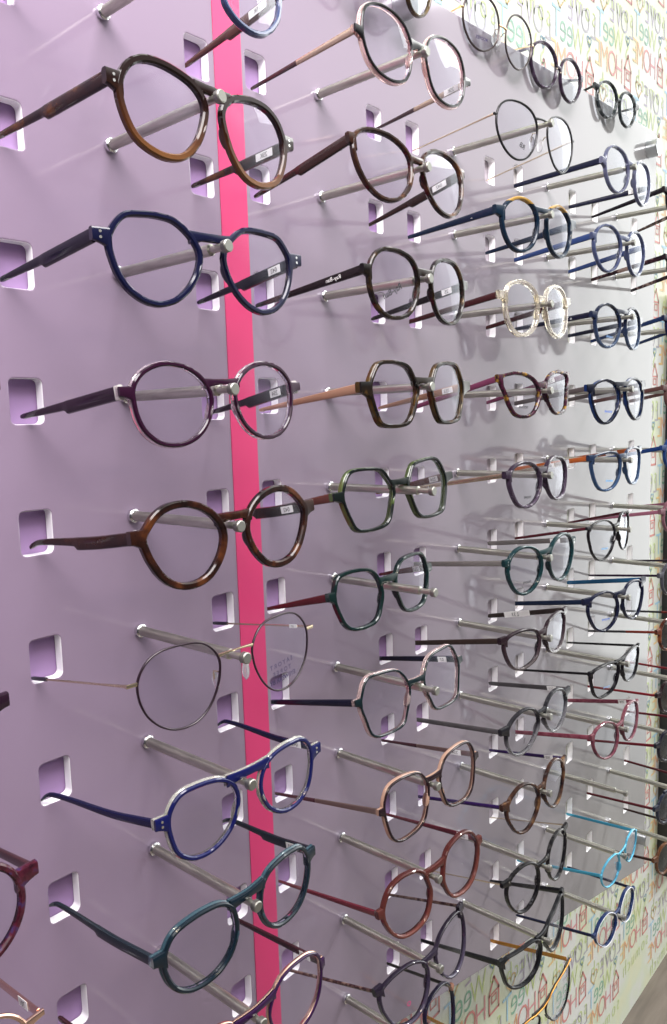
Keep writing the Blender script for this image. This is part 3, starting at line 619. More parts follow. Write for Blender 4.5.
 '3k': {"p":[0.40863,-0.10292,-0.74127],"a":[-0.0377,-0.0304,-0.1012,0.1743],"c":[35.1,-0.1],"r":[320,309,299,292,287,282,275,268,263,257,252,246,243,241,241,241,242,246,252,257,263,270,278,285,291,303,322,345,356,344,311,270,237,217,205,196,191,190,196,204,216,233,256,282,306,322,329,328],"h":[64.9,24.8],"tl":[-77.5,-5.0],"tr":[71.1,-10.6],"col":2,"row":10,"xc":0.40725,"zr":-0.73198},
 '3l': {"p":[0.40758,-0.10255,-0.82987],"a":[-0.0632,-0.0034,-0.1034,0.1461],"c":[43.4,-0.1],"r":[338,311,294,283,272,263,256,251,246,242,242,247,254,262,269,280,294,305,312,315,317,322,326,328,332,342,355,360,345,313,273,241,222,213,208,205,205,211,221,235,250,271,300,338,375,397,394,370],"h":[68.7,23.0],"tl":[-74.0,-13.5],"tr":[72.3,-7.8],"col":2,"row":11,"xc":0.40725,"zr":-0.81398},
 '4a': {"p":[0.6207,-0.10508,0.08538],"a":[-0.0581,-0.0002,0.0417,0.0793],"c":[33.2,0.1],"r":[261,260,259,258,258,258,258,258,257,257,257,258,258,259,259,258,257,255,254,253,252,253,254,256,259,262,265,268,270,270,269,266,262,257,251,247,244,244,245,248,253,257,261,264,265,266,265,263],"h":[66.1,2.8],"tl":[-77.5,-13.2],"tr":[68.0,-10.8],"col":3,"row":0,"xc":0.61734,"zr":0.0938},
 '4b': {"p":[0.61526,-0.09983,0.00376],"a":[-0.105,-0.0017,-0.0241,0.0994],"c":[31.5,0.0],"r":[288,284,280,277,275,275,274,274,273,272,271,271,272,272,273,272,271,269,268,268,270,274,279,284,289,293,294,294,291,287,281,275,270,265,261,259,258,259,261,264,268,272,278,283,288,291,292,291],"h":[63.4,10.6],"tl":[-77.5,-13.2],"tr":[69.7,-9.0],"col":3,"row":1,"xc":0.61734,"zr":0.01096},
 '4c': {"p":[0.61514,-0.09965,-0.08225],"a":[-0.0755,-0.0111,-0.0057,0.1154],"c":[30.2,0.0],"r":[280,277,274,271,268,265,263,261,260,258,258,257,258,259,261,263,265,266,267,266,266,265,266,269,273,278,281,283,283,280,274,268,261,256,252,249,248,248,249,251,255,260,266,272,277,281,282,282],"h":[63.6,10.8],"tl":[-71.4,-8.1],"tr":[70.7,-7.8],"col":3,"row":2,"xc":0.61734,"zr":-0.07188},
 '4d': {"p":[0.61573,-0.10037,-0.16549],"a":[-0.1391,-0.0522,-0.0438,0.1158],"c":[31.4,0.1],"r":[283,277,272,267,263,259,257,256,257,260,264,269,272,275,275,275,273,270,267,264,262,261,264,269,277,286,293,296,294,288,278,268,259,252,248,246,245,246,249,253,260,269,279,288,293,295,294,289],"h":[65.3,15.6],"tl":[-77.5,-12.8],"tr":[73.0,-8.3],"col":3,"row":3,"xc":0.61734,"zr":-0.15472},
 '4e': {"p":[0.61679,-0.10125,-0.24589],"a":[-0.0931,-0.0277,-0.0393,0.1486],"c":[33.2,0.0],"r":[278,271,267,265,262,259,256,255,254,252,250,248,249,251,253,255,257,258,257,256,254,255,258,263,271,282,296,306,308,298,278,257,240,228,221,217,216,218,224,231,242,255,270,284,294,299,296,288],"h":[65.3,16.5],"tl":[-77.5,-8.0],"tr":[75.8,-5.0],"col":3,"row":4,"xc":0.61734,"zr":-0.23757},
 '4f': {"p":[0.6175,-0.09408,-0.32704],"a":[0.0142,-0.026,-0.0396,0.1542],"c":[34.7,-0.0],"r":[297,286,276,270,267,265,261,257,254,254,255,257,258,258,258,258,259,258,258,259,261,264,265,268,276,290,305,314,313,300,282,264,249,239,232,229,227,228,230,235,243,253,263,275,289,301,307,306],"h":[66.2,17.1],"tl":[-77.5,-9.1],"tr":[76.9,-8.2],"col":3,"row":5,"xc":0.61734,"zr":-0.32041},
 '4g': {"p":[0.61598,-0.10064,-0.4132],"a":[-0.19,-0.0193,-0.0594,0.1078],"c":[30.6,0.1],"r":[288,287,285,282,278,273,268,264,261,260,259,258,258,257,257,256,256,256,255,255,256,258,264,272,283,294,302,306,303,295,283,269,256,246,239,235,234,235,239,244,251,259,267,274,280,284,287,288],"h":[66.0,17.0],"tl":[-77.5,-6.6],"tr":[74.8,-8.0],"col":3,"row":6,"xc":0.61734,"zr":-0.40325},
 '4h': {"p":[0.61722,-0.10148,-0.497],"a":[-0.0842,0.0245,-0.0472,0.1217],"c":[32.9,-0.1],"r":[292,282,276,270,264,257,249,242,234,227,223,221,221,223,228,235,243,250,254,259,263,267,269,272,281,297,314,321,310,286,257,233,218,208,200,195,193,195,199,206,216,231,252,277,301,314,314,304],"h":[63.3,14.1],"tl":[-76.1,-7.6],"tr":[74.6,-9.5],"col":3,"row":7,"xc":0.61734,"zr":-0.48609},
 '4i': {"p":[0.61736,-0.10164,-0.5717],"a":[-0.0716,-0.0713,-0.07,0.0853],"c":[33.4,0.1],"r":[280,279,278,277,275,274,271,267,262,256,250,244,239,235,233,232,232,233,235,239,243,248,255,264,274,285,294,300,299,292,280,266,251,239,231,227,225,225,225,226,228,233,240,250,260,269,276,279],"h":[63.9,13.5],"tl":[-77.5,-5.0],"tr":[74.9,-9.9],"col":3,"row":8,"xc":0.61734,"zr":-0.56894},
 '4k': {"p":[0.6221,-0.10583,-0.74056],"a":[0.018,-0.0349,-0.0318,0.0758],"c":[34.5,-0.2],"r":[250,248,244,239,233,226,219,212,205,199,194,190,188,187,189,192,197,203,210,218,226,236,246,255,262,265,262,254,241,226,212,200,191,185,181,178,177,178,181,188,198,210,223,235,244,249,252,252],"h":[62.0,6.0],"tl":[-69.6,-13.5],"tr":[75.6,-11.8],"col":3,"row":10,"xc":0.61734,"zr":-0.73462},
 '4l': {"p":[0.61779,-0.10171,-0.82004],"a":[-0.0331,-0.0518,-0.0325,0.0692],"c":[30.8,0.1],"r":[270,265,255,245,235,228,223,219,216,213,211,210,210,212,213,213,213,212,212,216,224,236,249,262,270,272,269,261,251,240,230,220,212,206,202,200,200,202,204,206,208,212,218,227,239,252,263,270],"h":[62.0,6.2],"tl":[-72.6,-5.0],"tr":[80.0,-11.8],"col":3,"row":11,"xc":0.61734,"zr":-0.81747},
 'ta': {"p":[0.48774,-0.01441,0.22505],"a":[-0.098,0.1024,0.0069,0.0892],"c":[34.0,0.0],"r":[285,286,288,289,289,287,284,281,279,276,275,275,274,274,273,272,272,272,273,274,277,279,283,287,291,294,297,297,296,292,286,280,274,269,266,265,265,267,269,272,276,280,283,285,285,285,285,285],"h":[65.9,6.1],"tl":[-74.0,-13.5],"tr":[72.0,-12.5],"col":9,"row":0,"xc":0.48236,"zr":0.22311},
 'tb': {"p":[0.62498,-0.01407,0.22509],"a":[-0.0742,0.0644,0.0206,0.0505],"c":[31.0,-0.0],"r":[277,275,273,272,271,271,270,268,265,262,259,257,257,257,258,258,258,257,257,258,261,265,271,277,283,286,287,286,282,277,271,265,259,254,251,248,248,248,250,253,257,261,267,272,276,279,280,279],"h":[61.9,9.8],"tl":[-74.0,-13.5],"tr":[72.0,-12.5],"col":9,"row":1,"xc":0.62156,"zr":0.22393},
 'tc': {"p":[0.80935,-0.0145,0.23804],"a":[-0.1047,0.0644,0.0,0.0505],"c":[28.5,0],"r":[257,255,253,252,252,252,251,249,246,243,240,239,239,239,239,239,239,239,239,239,242,246,252,257,263,265,266,265,262,257,252,246,240,236,233,230,230,230,232,235,239,242,248,252,256,259,260,259],"h":[61,10],"tl":[-74.0,-13.5],"tr":[72.0,-12.5],"col":9,"row":2,"xc":0.81652,"zr":0.2329},
 '1z': {"p":[-0.00082,-0.10164,0.06945],"a":[-0.043,-0.146,0.044,0.1105],"c":[40.7,0.0],"r":[226,254,287,308,310,300,288,274,258,245,233,222,212,204,197,190,185,183,182,182,184,189,196,205,214,226,241,261,285,309,324,319,293,263,235,212,194,182,173,165,161,159,159,163,169,177,190,206],"h":[67.8,16.8],"tl":[-62.8,-13.8],"tr":[68.5,-11.4],"col":0,"row":-1,"xc":0.0,"zr":0.07998},
 't0': {"p":[0.2795,-0.03122,0.20091],"a":[0.0,0.1026,0.0065,0.1027],"c":[34,0],"r":[231,231,232,234,236,240,244,247,249,249,248,245,243,240,238,236,234,231,230,228,228,227,227,227,227,227,228,231,236,242,247,251,253,252,249,245,241,238,236,234,232,229,227,226,226,227,228,230],"h":[67.7,17],"tl":[-74.0,-13.5],"tr":[72.0,-12.5],"col":9,"row":0,"xc":0.27521,"zr":0.19647},
 '5a': {"p":[0.828,-0.102,0.09465],"a":[-0.0698,-0.0175,-0.0262,0.1047],"c":[31,0],"r":[235,235,235,235,235,235,235,235,235,235,235,235,235,235,235,235,235,235,235,235,235,235,235,235,235,235,235,235,235,235,235,235,235,235,235,235,235,235,235,235,235,235,235,235,235,235,235,235],"h":[62,9],"tl":[-78,-13],"tr":[72,-12],"col":4,"row":0,"xc":0.834,"zr":0.0948},
 '5b': {"p":[0.837,-0.102,0.01182],"a":[-0.0698,-0.0175,-0.0262,0.1047],"c":[31,0],"r":[235,235,235,235,235,235,235,235,235,235,235,235,235,235,235,235,235,235,235,235,235,235,235,235,235,235,235,235,235,235,235,235,235,235,235,235,235,235,235,235,235,235,235,235,235,235,235,235],"h":[62,9],"tl":[-78,-13],"tr":[72,-12],"col":4,"row":1,"xc":0.834,"zr":0.01196},
 '5c': {"p":[0.83554,-0.102,-0.06702],"a":[-0.0698,-0.0175,-0.0262,0.1047],"c":[31,0],"r":[235,235,235,235,235,235,235,235,235,235,235,235,235,235,235,235,235,235,235,235,235,235,235,235,235,235,235,235,235,235,235,235,235,235,235,235,235,235,235,235,235,235,235,235,235,235,235,235],"h":[62,9],"tl":[-78,-13],"tr":[72,-12],"col":4,"row":2,"xc":0.834,"zr":-0.07088},
 '5d': {"p":[0.837,-0.102,-0.15799],"a":[-0.0698,-0.0175,-0.0262,0.1047],"c":[31,0],"r":[235,235,235,235,235,235,235,235,235,235,235,235,235,235,235,235,235,235,235,235,235,235,235,235,235,235,235,235,235,235,235,235,235,235,235,235,235,235,235,235,235,235,235,235,235,235,235,235],"h":[62,9],"tl":[-76,-13],"tr":[72,-12],"col":4,"row":3,"xc":0.834,"zr":-0.15372},
 '5e': {"p":[0.837,-0.102,-0.23834],"a":[-0.0698,-0.0175,-0.0262,0.1047],"c":[31,0],"r":[235,235,235,235,235,235,235,235,235,235,235,235,235,235,235,235,235,235,235,235,235,235,235,235,235,235,235,235,235,235,235,235,235,235,235,235,235,235,235,235,235,235,235,235,235,235,235,235],"h":[62,9],"tl":[-76,-13],"tr":[72,-10],"col":4,"row":4,"xc":0.834,"zr":-0.23657},
 '5f': {"p":[0.837,-0.102,-0.32515],"a":[-0.0698,-0.0175,-0.0262,0.1047],"c":[31,0],"r":[235,235,235,235,235,235,235,235,235,235,235,235,235,235,235,235,235,235,235,235,235,235,235,235,235,235,235,235,235,235,235,235,235,235,235,235,235,235,235,235,235,235,235,235,235,235,235,235],"h":[62,9],"tl":[-76,-12],"tr":[72,-11],"col":4,"row":5,"xc":0.834,"zr":-0.31941},
 '5l': {"p":[0.837,-0.102,-0.58424],"a":[-0.0698,-0.0175,-0.0262,0.1047],"c":[31,0],"r":[235,235,235,235,235,235,235,235,235,235,235,235,235,235,235,235,235,235,235,235,235,235,235,235,235,235,235,235,235,235,235,235,235,235,235,235,235,235,235,235,235,235,235,235,235,235,235,235],"h":[62,9],"tl":[-76,-9],"tr":[72,-10],"col":4,"row":8,"xc":0.834,"zr":-0.56794},
 '5g': {"p":[0.837,-0.102,-0.41339],"a":[-0.0698,-0.0175,-0.0262,0.1047],"c":[31,0],"r":[235,235,235,235,235,235,235,235,235,235,235,235,235,235,235,235,235,235,235,235,235,235,235,235,235,235,235,235,235,235,235,235,235,235,235,235,235,235,235,235,235,235,235,235,235,235,235,235],"h":[62,9],"tl":[-76,-10],"tr":[72,-12],"col":4,"row":6,"xc":0.834,"zr":-0.40225},
 '5h': {"p":[0.83164,-0.102,-0.49201],"a":[-0.0698,-0.0175,-0.0262,0.1047],"c":[31,0],"r":[235,235,235,235,235,235,235,235,235,235,235,235,235,235,235,235,235,235,235,235,235,235,235,235,235,235,235,235,235,235,235,235,235,235,235,235,235,235,235,235,235,235,235,235,235,235,235,235],"h":[62,9],"tl":[-76,-9],"tr":[72,-10],"col":4,"row":7,"xc":0.834,"zr":-0.48509},
 '5i': {"p":[0.837,-0.102,-0.65773],"a":[-0.0698,-0.0175,-0.0262,0.1047],"c":[31,0],"r":[235,235,235,235,235,235,235,235,235,235,235,235,235,235,235,235,235,235,235,235,235,235,235,235,235,235,235,235,235,235,235,235,235,235,235,235,235,235,235,235,235,235,235,235,235,235,235,235],"h":[62,9],"tl":[-76,-8],"tr":[72,-10],"col":4,"row":9,"xc":0.834,"zr":-0.65078},
 '5j': {"p":[0.837,-0.102,-0.75194],"a":[-0.0698,-0.0175,-0.0262,0.1047],"c":[31,0],"r":[235,235,235,235,235,235,235,235,235,235,235,235,235,235,235,235,235,235,235,235,235,235,235,235,235,235,235,235,235,235,235,235,235,235,235,235,235,235,235,235,235,235,235,235,235,235,235,235],"h":[62,9],"tl":[-76,-7],"tr":[72,-10],"col":4,"row":10,"xc":0.834,"zr":-0.73362},
 '5k': {"p":[0.837,-0.102,-0.82972],"a":[-0.0698,-0.0175,-0.0262,0.1047],"c":[31,0],"r":[235,235,235,235,235,235,235,235,235,235,235,235,235,235,235,235,235,235,235,235,235,235,235,235,235,235,235,235,235,235,235,235,235,235,235,235,235,235,235,235,235,235,235,235,235,235,235,235],"h":[62,9],"tl":[-76,-6],"tr":[72,-10],"col":4,"row":11,"xc":0.834,"zr":-0.81647},
 '0a': {"p":[-0.1994,-0.102,-0.16839],"a":[0,0,-0.0175,0.1047],"c":[34,0],"r":[265,265,265,265,265,265,265,265,265,265,265,265,265,265,265,265,265,265,265,265,265,265,265,265,265,265,265,265,265,265,265,265,265,265,265,265,265,265,265,265,265,265,265,265,265,265,265,265],"h":[68,9],"tl":[-74,-12],"tr":[72,-12],"col":-1,"row":2,"xc":-0.2024,"zr":-0.15996},
 '0b': {"p":[-0.20717,-0.102,-0.31764],"a":[0,0,-0.0175,0.1047],"c":[34,0],"r":[265,265,265,265,265,265,265,265,265,265,265,265,265,265,265,265,265,265,265,265,265,265,265,265,265,265,265,265,265,265,265,265,265,265,265,265,265,265,265,265,265,265,265,265,265,265,265,265],"h":[68,9],"tl":[-74,-12],"tr":[72,-12],"col":-1,"row":4,"xc":-0.2024,"zr":-0.31991},
 '0c': {"p":[-0.19957,-0.102,-0.40675],"a":[0,0,-0.0175,0.1047],"c":[34,0],"r":[265,265,265,265,265,265,265,265,265,265,265,265,265,265,265,265,265,265,265,265,265,265,265,265,265,265,265,265,265,265,265,265,265,265,265,265,265,265,265,265,265,265,265,265,265,265,265,265],"h":[68,9],"tl":[-74,-12],"tr":[72,-12],"col":-1,"row":5,"xc":-0.2024,"zr":-0.39989},
 '0d': {"p":[-0.20244,-0.102,-0.48318],"a":[0,0,-0.0175,0.1047],"c":[34,0],"r":[265,265,265,265,265,265,265,265,265,265,265,265,265,265,265,265,265,265,265,265,265,265,265,265,265,265,265,265,265,265,265,265,265,265,265,265,265,265,265,265,265,265,265,265,265,265,265,265],"h":[68,9],"tl":[-74,-12],"tr":[72,-12],"col":-1,"row":6,"xc":-0.2024,"zr":-0.47987},
}
CAM_F = 778.9015
CAM_C = (-0.304893, -0.450657, -0.179211)
CAM_R = [[0.6577778, -0.7525961, -0.0304556], [-0.1086926, -0.0548322, -0.992562], [0.7453283, 0.6561955, -0.117869]]
EXPOSURE = 0.0
# ------------------------------------------------------------------ which pair hangs where
P_ = principled
tort = mottled('tortoise_brown', [(.32, (.018, .009, .007)), (.52, (.050, .019, .011)), (.72, (.18, .068, .022))], 85)
tort_grad = banded('tortoise_fade', [(0.0, (.27, .115, .035)), (.35, (.115, .040, .016)), (.72, (.022, .010, .009))], -28, 24)
tort_dark = mottled('tortoise_dark', [(.35, (.010, .008, .007)), (.58, (.030, .018, .010)), (.75, (.16, .085, .025))], 95)
tort_red = mottled('tortoise_red', [(.36, (.014, .006, .005)), (.54, (.045, .014, .008)), (.74, (.20, .062, .018))], 70)
tort_olive = mottled('tortoise_olive', [(.32, (.030, .016, .006)), (.52, (.11, .060, .012)), (.72, (.26, .16, .03))], 60)
black = P_('acetate_black', (.010, .010, .012), .15, coat=.4)
navy = P_('acetate_navy', (.012, .014, .060), .12, coat=.5)
blue = P_('acetate_blue', (.010, .014, .14), .12, coat=.5)
crystal = P_('crystal_clear', (.93, .93, .95), .06, trans=.9)
crystal_pink = P_('crystal_rose', (.85, .62, .60), .08, trans=.72)
gold = P_('metal_gold', (.72, .50, .26), .22, 1.0)
pale_gold = P_('metal_pale_gold', (.70, .60, .42), .24, 1.0)
rose = P_('metal_rose_gold', (.72, .48, .38), .24, 1.0)
silver = P_('metal_silver', (.66, .65, .63), .22, 1.0)
gun = P_('metal_black', (.025, .024, .026), .3, .7)
wine = P_('temple_wine', (.10, .016, .026), .22, coat=.3)
S_ = {}
def style(k, label, **kw): kw['label'] = label; S_[k] = kw
style('1z', 'blue rimmed glasses with russet temples, cut off by the top edge at the pink stripe', front=P_('acetate_slate_blue', (.09, .14, .36), .12, coat=.4, trans=.3), temple=P_('temple_russet', (.16, .045, .03), .22, coat=.3), ts='step', tag='25K', tag_at=.10, tag_len=.17, rw=3.0)
style('1A', 'brown tortoiseshell aviator glasses with a brow bar, highest whole pair left of the pink stripe', front=tort_grad, temple=tort, ts='step', hb=5.2, drop=1.2, top=.6, rw=4.0, tag='25K', tag_len=.16, rivets=True, eh=9)
style('1B', 'dark navy blue panto glasses with cut corners, below the brown tortoiseshell aviators', front=navy, temple=P_('acetate_ink', (.010, .010, .030), .15, coat=.4), ts='step', rw=3.3, tag='042', rivets=True)
style('1C', 'round plum glasses with a clear crystal back, below the dark navy panto pair', layers=[(0, 2.2, P_('acetate_plum', (.045, .008, .035), .12, coat=.4), 0), (2.2, 5.0, P_('crystal_blush', (.86, .74, .80), .06, trans=.85), .5)], back_label='clear crystal back layer', temple=P_('temple_plum', (.03, .008, .028), .18, coat=.4), ts='step', rw=2.6, hb=3.4, tag='254', eh=6.0, hinge=True, hinge_mat=P_('hinge_clear', (.8, .76, .74), .1, trans=.4))
style('1D', 'round reddish tortoiseshell glasses with thick temples, above the thin wire pair', front=tort_red, temple=mottled('tortoise_temple', [(.35, (.020, .010, .010)), (.7, (.07, .025, .018))], 60), ts='step', hook=2.5, rw=4.2, t=5.0, tag='042', eh=9)
style('1E', 'thin aubergine and gold wire glasses with clear nose pads and printed lens', front=P_('wire_aubergine', (.016, .006, .012), .3, .1), temple=pale_gold, metal=True, fit=pale_gold, rw=1.1, t=1.6, tip_from=.86, tip=P_('tip_black', (.02, .016, .03), .3), hb=1.3, tag=' 07 ', tag_len=.07, tag_h=2.6, print=(1, ['S A Y O R T', 'T O R E F', 'EYEWEAR BY'], ('ink', (.04, .03, .10)), 36.5, -9, 3.0, 5))
style('1F', 'royal blue panto glasses with a pale clear back, below the thin wire pair', layers=[(0, 2.0, blue, 0), (2.0, 4.6, P_('crystal_smoke', (.66, .66, .60), .08, trans=.7), .6)], back_label='clear smoky back layer', temple=P_('temple_blue', (.014, .016, .085), .16, coat=.4), ts='wide', tk=.72, hook=5, hinge=True, hinge_mat=silver, rw=2.8, tag='042', rivets=True)
style('1G', 'dark teal panto glasses with see-through edges, below the royal blue pair', layers=[(0, 2.4, P_('acetate_petrol', (.010, .026, .042), .12, coat=.4), 0), (2.4, 5.0, P_('crystal_teal', (.055, .115, .15), .08, trans=.5), .4)], back_label='lighter teal back layer', temple=P_('temple_petrol', (.020, .035, .050), .18, coat=.4), ts='step', tk=.9, hook=4, rw=3.0, tag='042')
style('1H', 'purple and rose gold glasses cut off at the bottom edge beside the pink stripe', layers=[(0, 1.8, P_('acetate_violet', (.045, .006, .075), .12, coat=.4), 0), (1.8, 4.4, rose, .3)], back_label='rose gold metal back layer', temple=P_('temple_mauve', (.09, .03, .04), .22, coat=.3), ts='plain', rw=2.2, hb=4, tag='254', tag_at=.08)
style('2z', 'black and clear rose octagonal glasses at the top, just right of the pink stripe', layers=[(0, 1.8, black, 0), (1.8, 5.0, crystal_pink, .9)], back_label='clear rose back layer', temple=P_('temple_champagne', (.42, .33, .25), .22, .7), ts='taper', tk=.75, tip_from=.55, tip=P_('tip_brown', (.035, .018, .02), .25), rw=1.97, hb=6, drop=3, tag='25K', tag_at=.06, tag_len=.14, eh=6)
style('2A', 'glossy brown tortoiseshell glasses with squared upper corners, below the black and rose octagonal pair', front=tort, temple=P_('temple_brown', (.055, .022, .016), .2, coat=.4), ts='step', rw=3.12, tag='042', tag_len=.14, eh=9)
style('2B', 'dark tortoiseshell panto glasses with a signature printed on the lens', front=tort_dark, temple=P_('temple_dark_brown', (.022, .014, .016), .2, coat=.4), ts='wide', tk=.9, rw=2.95, hb=5.5, tag='25', tag_at=.1, tag_len=.1, print=(-1, 'Ray-Ban', ('logo', (.012, .012, .016)), -37, -8, 4.6, 26), mark='Ray-Ban')
style('2C', 'olive tortoiseshell hexagonal glasses with peach temples', layers=[(0, 1.6, tort_dark, 0), (1.6, 6.0, tort_olive, .5)], back_label='olive amber back layer', temple=P_('temple_peach', (.66, .36, .24), .28, coat=.3), ts='taper', rw=2.46, hb=4.5, tag='.253', eh=9)
style('2D', 'black and green hexagonal glasses set back on the rod, below the olive pair', layers=[(0, 1.8, P_('acetate_black_green', (.010, .018, .016), .12, coat=.4), 0), (1.8, 6.2, P_('crystal_moss', (.10, .15, .045), .12, trans=.35), .4)], back_label='moss green back layer', temple=P_('temple_rosewood', (.22, .075, .06), .25, coat=.3), ts='taper', rw=2.30, hb=5, tag='254', eh=7)
style('2E', 'dark emerald hexagonal glasses with burgundy temples, rod sticking far out in front', front=P_('acetate_emerald', (.008, .038, .036), .12, coat=.5, trans=.15), temple=P_('temple_burgundy', (.16, .02, .03), .22, coat=.4), ts='taper', tk=.95, rw=2.79, t=5.0, hb=6, tag='.253', tag_len=.13)
style('2F', 'blackish green hexagonal glasses with a pale pink clear edge and navy temples', layers=[(0, 1.6, P_('acetate_bottle', (.008, .026, .032), .12, coat=.4), 0), (1.6, 5.0, P_('crystal_shell', (.72, .56, .54), .08, trans=.7), .6)], back_label='clear pink back layer', temple=P_('temple_navy', (.012, .014, .040), .2, coat=.4), ts='plain', tk=1.1, rw=1.80, hb=4, tag='07', tag_len=.1, eh=6)
style('2G', 'dark brown hexagonal glasses with a rose gold edge and bronze temples', layers=[(0, 1.6, P_('acetate_espresso', (.030, .012, .018), .12, coat=.4), 0), (1.6, 4.6, P_('crystal_bronze', (.48, .30, .22), .15, trans=.3), .5)], back_label='rose bronze back layer', temple=P_('temple_bronze', (.24, .17, .15), .28, .8), ts='taper', tk=.7, tip_from=.6, tip=P_('tip_maroon', (.05, .018, .025), .25), rw=1.80, hb=4.4, tag='254', eh=6)
style('2H', 'rusty red translucent octagonal glasses with raspberry temples', front=banded('acetate_rust', [(0.0, (.28, .085, .065)), (1.0, (.15, .035, .030))], -26, 24, trans=.25), temple=P_('temple_raspberry', (.30, .045, .075), .2, trans=.3), ts='taper', tk=.75, rw=2.95, t=5.0, tag='042', tag_at=.08)
style('2I', 'greyish purple cat-eye glasses with thin patterned temples near the bottom', front=banded('acetate_heather', [(0.0, (.14, .12, .19)), (.5, (.075, .055, .105)), (1.0, (.035, .024, .050))], -24, 24, trans=.3), temple=mottled('temple_snake', [(.40, (.05, .02, .025)), (.55, (.22, .13, .11)), (.7, (.42, .30, .26))], 240), ts='slim', tk=.9, rw=2.30, eh=8, print=(-1, 'O', ('rose', (.45, .04, .16)), -34, -10, 4.0, 0))
style('2J', 'navy and copper glasses cut off at the bottom edge, below the greyish purple cat-eye pair', front=banded('acetate_copper_navy', [(0.0, (.03, .03, .06)), (.62, (.45, .20, .12)), (.74, (.022, .020, .055))], -27, 26, constant=True), temple=P_('temple_dark_green', (.03, .03, .02), .3), ts='slim', rw=1.80, eh=5, pads=False)
style('3a', 'black and gold wire panto glasses with nose pads, highest pair in the third column', front=gun, temple=pale_gold, metal=True, rw=1.7, t=2.0, hb=1.8, print=(-1, 'RB', ('logo', (.012, .012, .016)), -32, -16, 4.6, -20))
style('3b', 'teal navy round glasses with yellow tops', front=banded('acetate_navy_yellow', [(0.0, (.008, .028, .060)), (.86, (.62, .36, .06))], -25, 26, constant=True), temple=P_('temple_ocean', (.010, .028, .075), .2, coat=.4), ts='wide', tk=.95, rw=3.12, t=4.8, eh=9, mark='..')
style('3c', 'champagne crystal round glasses with maroon temples', front=P_('crystal_champagne', (.96, .90, .76), .08, trans=.88), temple=P_('temple_maroon', (.085, .020, .022), .22, coat=.3), ts='plain', tk=1.2, rw=3.6, t=5.0, hb=6)
style('3d', 'multicoloured tortoiseshell cat-eye glasses with pink temples', front=mottled('tortoise_confetti', [(.36, (.016, .010, .014)), (.47, (.10, .014, .045)), (.56, (.035, .012, .020)), (.66, (.45, .24, .03))], 150), temple=P_('temple_orchid', (.34, .075, .18), .22, trans=.2), ts='plain', tk=1.1, rw=3.12, hb=6, tag='254', print=(-1, 'noove', ('logo', (.012, .012, .016)), -32, -14, 3.6, -6))
style('3e', 'translucent mauve round glasses with champagne metal temples', front=banded('acetate_mauve', [(0.0, (.17, .12, .19)), (1.0, (.055, .030, .065))], -24, 24, trans=.35), temple=pale_gold, ts='flat', tk=.8, rw=2.79, t=5.2, hb=5, tag='042', print=(-1, 'noove', ('logo', (.012, .012, .016)), -30, -14, 3.4, -4))
style('3f', 'translucent teal round glasses with clear grey temples', front=P_('acetate_teal', (.014, .080, .092), .12, coat=.4, trans=.25), temple=P_('temple_clear_grey', (.52, .48, .46), .18, trans=.5), ts='flat', rw=2.79, t=4.8, hb=5, tag='042', rivets=True, print=(-1, 'noove', ('logo', (.012, .012, .016)), -31, -14, 3.6, -4))
style('3g', 'brown fading to clear rectangular glasses with wood brown temples', front=banded('acetate_smoke_fade', [(0.0, (.42, .36, .36)), (.45, (.10, .06, .075)), (1.0, (.030, .015, .022))], -22, 20, t_stops=[(0.1, .7), (.8, .05)]), temple=P_('temple_walnut', (.055, .035, .028), .3, coat=.3), ts='flat', rw=2.62, hb=5, tag='  2 53  ', tag_at=.42, tag_len=.34, tag_h=6.5)
style('3h', 'black topped glasses fading to clear grey marble, with grey temples', front=banded('marble_grey_fade', [(0.0, (.70, .70, .72)), (.42, (.45, .45, .48)), (.60, (.020, .020, .026)), (1.0, (.035, .035, .042))], -25, 24, t_stops=[(0.3, .75), (.62, .05)]), temple=P_('temple_grey', (.20, .19, .20), .22, trans=.3), ts='flat', tk=.95, rw=2.62, hb=4, tag='.253', print=(-1, '/', ('logo', (.05, .05, .06)), -32, -12, 6.0, -30))
style('3i', 'tortoiseshell oval glasses with violet temples', front=mottled('tortoise_amber', [(.34, (.022, .012, .012)), (.52, (.085, .036, .022)), (.70, (.30, .16, .07))], 90), temple=P_('temple_violet', (.055, .018, .16), .2, trans=.15), ts='slim', tk=1.25, rw=2.62, hb=5, tag='.253')
style('3j', 'black speckled round glasses with thin gold wire temples', front=mottled('acetate_speckle', [(.45, (.012, .012, .014)), (.64, (.030, .028, .028)), (.70, (.36, .34, .30))], 190), temple=pale_gold, ts='wire', tk=.9, rw=2.46, hb=4, eh=6)
style('3k', 'black rectangular acetate glasses overlapping the papered wall at the bottom', front=P_('acetate_charcoal', (.016, .018, .022), .2, coat=.3), temple=P_('temple_black_matt', (.012, .013, .018), .25, coat=.2), ts='wide', tk=.85, rw=2.79, t=4.8, hb=5, eh=9)
style('3l', 'black glasses with a golden brow line and orange temples at the bottom edge', layers=[(0, 2.2, P_('acetate_black_soft', (.02, .022, .022), .2), 0)], back_label='x', temple=P_('temple_amber', (.42, .19, .035), .25, .6), ts='flat', tk=.9, rw=1.80, hb=4, eh=5, goldbrow=True)
style('4a', 'greyish blue clear panto glasses with dark navy temples, highest in the fourth column', front=P_('crystal_slate', (.12, .13, .22), .1, trans=.35, coat=.3), temple=P_('temple_midnight', (.014, .018, .055), .2, coat=.4), ts='plain', tk=1.3, rw=2.46, hb=4.6, tag='25')
style('4b', 'pigeon blue round glasses with lighter blue temples, second in the fourth column', front=P_('crystal_pigeon', (.065, .085, .18), .12, trans=.3, coat=.3), temple=P_('temple_cobalt', (.05, .10, .32), .2, coat=.3), ts='plain', tk=1.3, rw=2.79, hb=5)
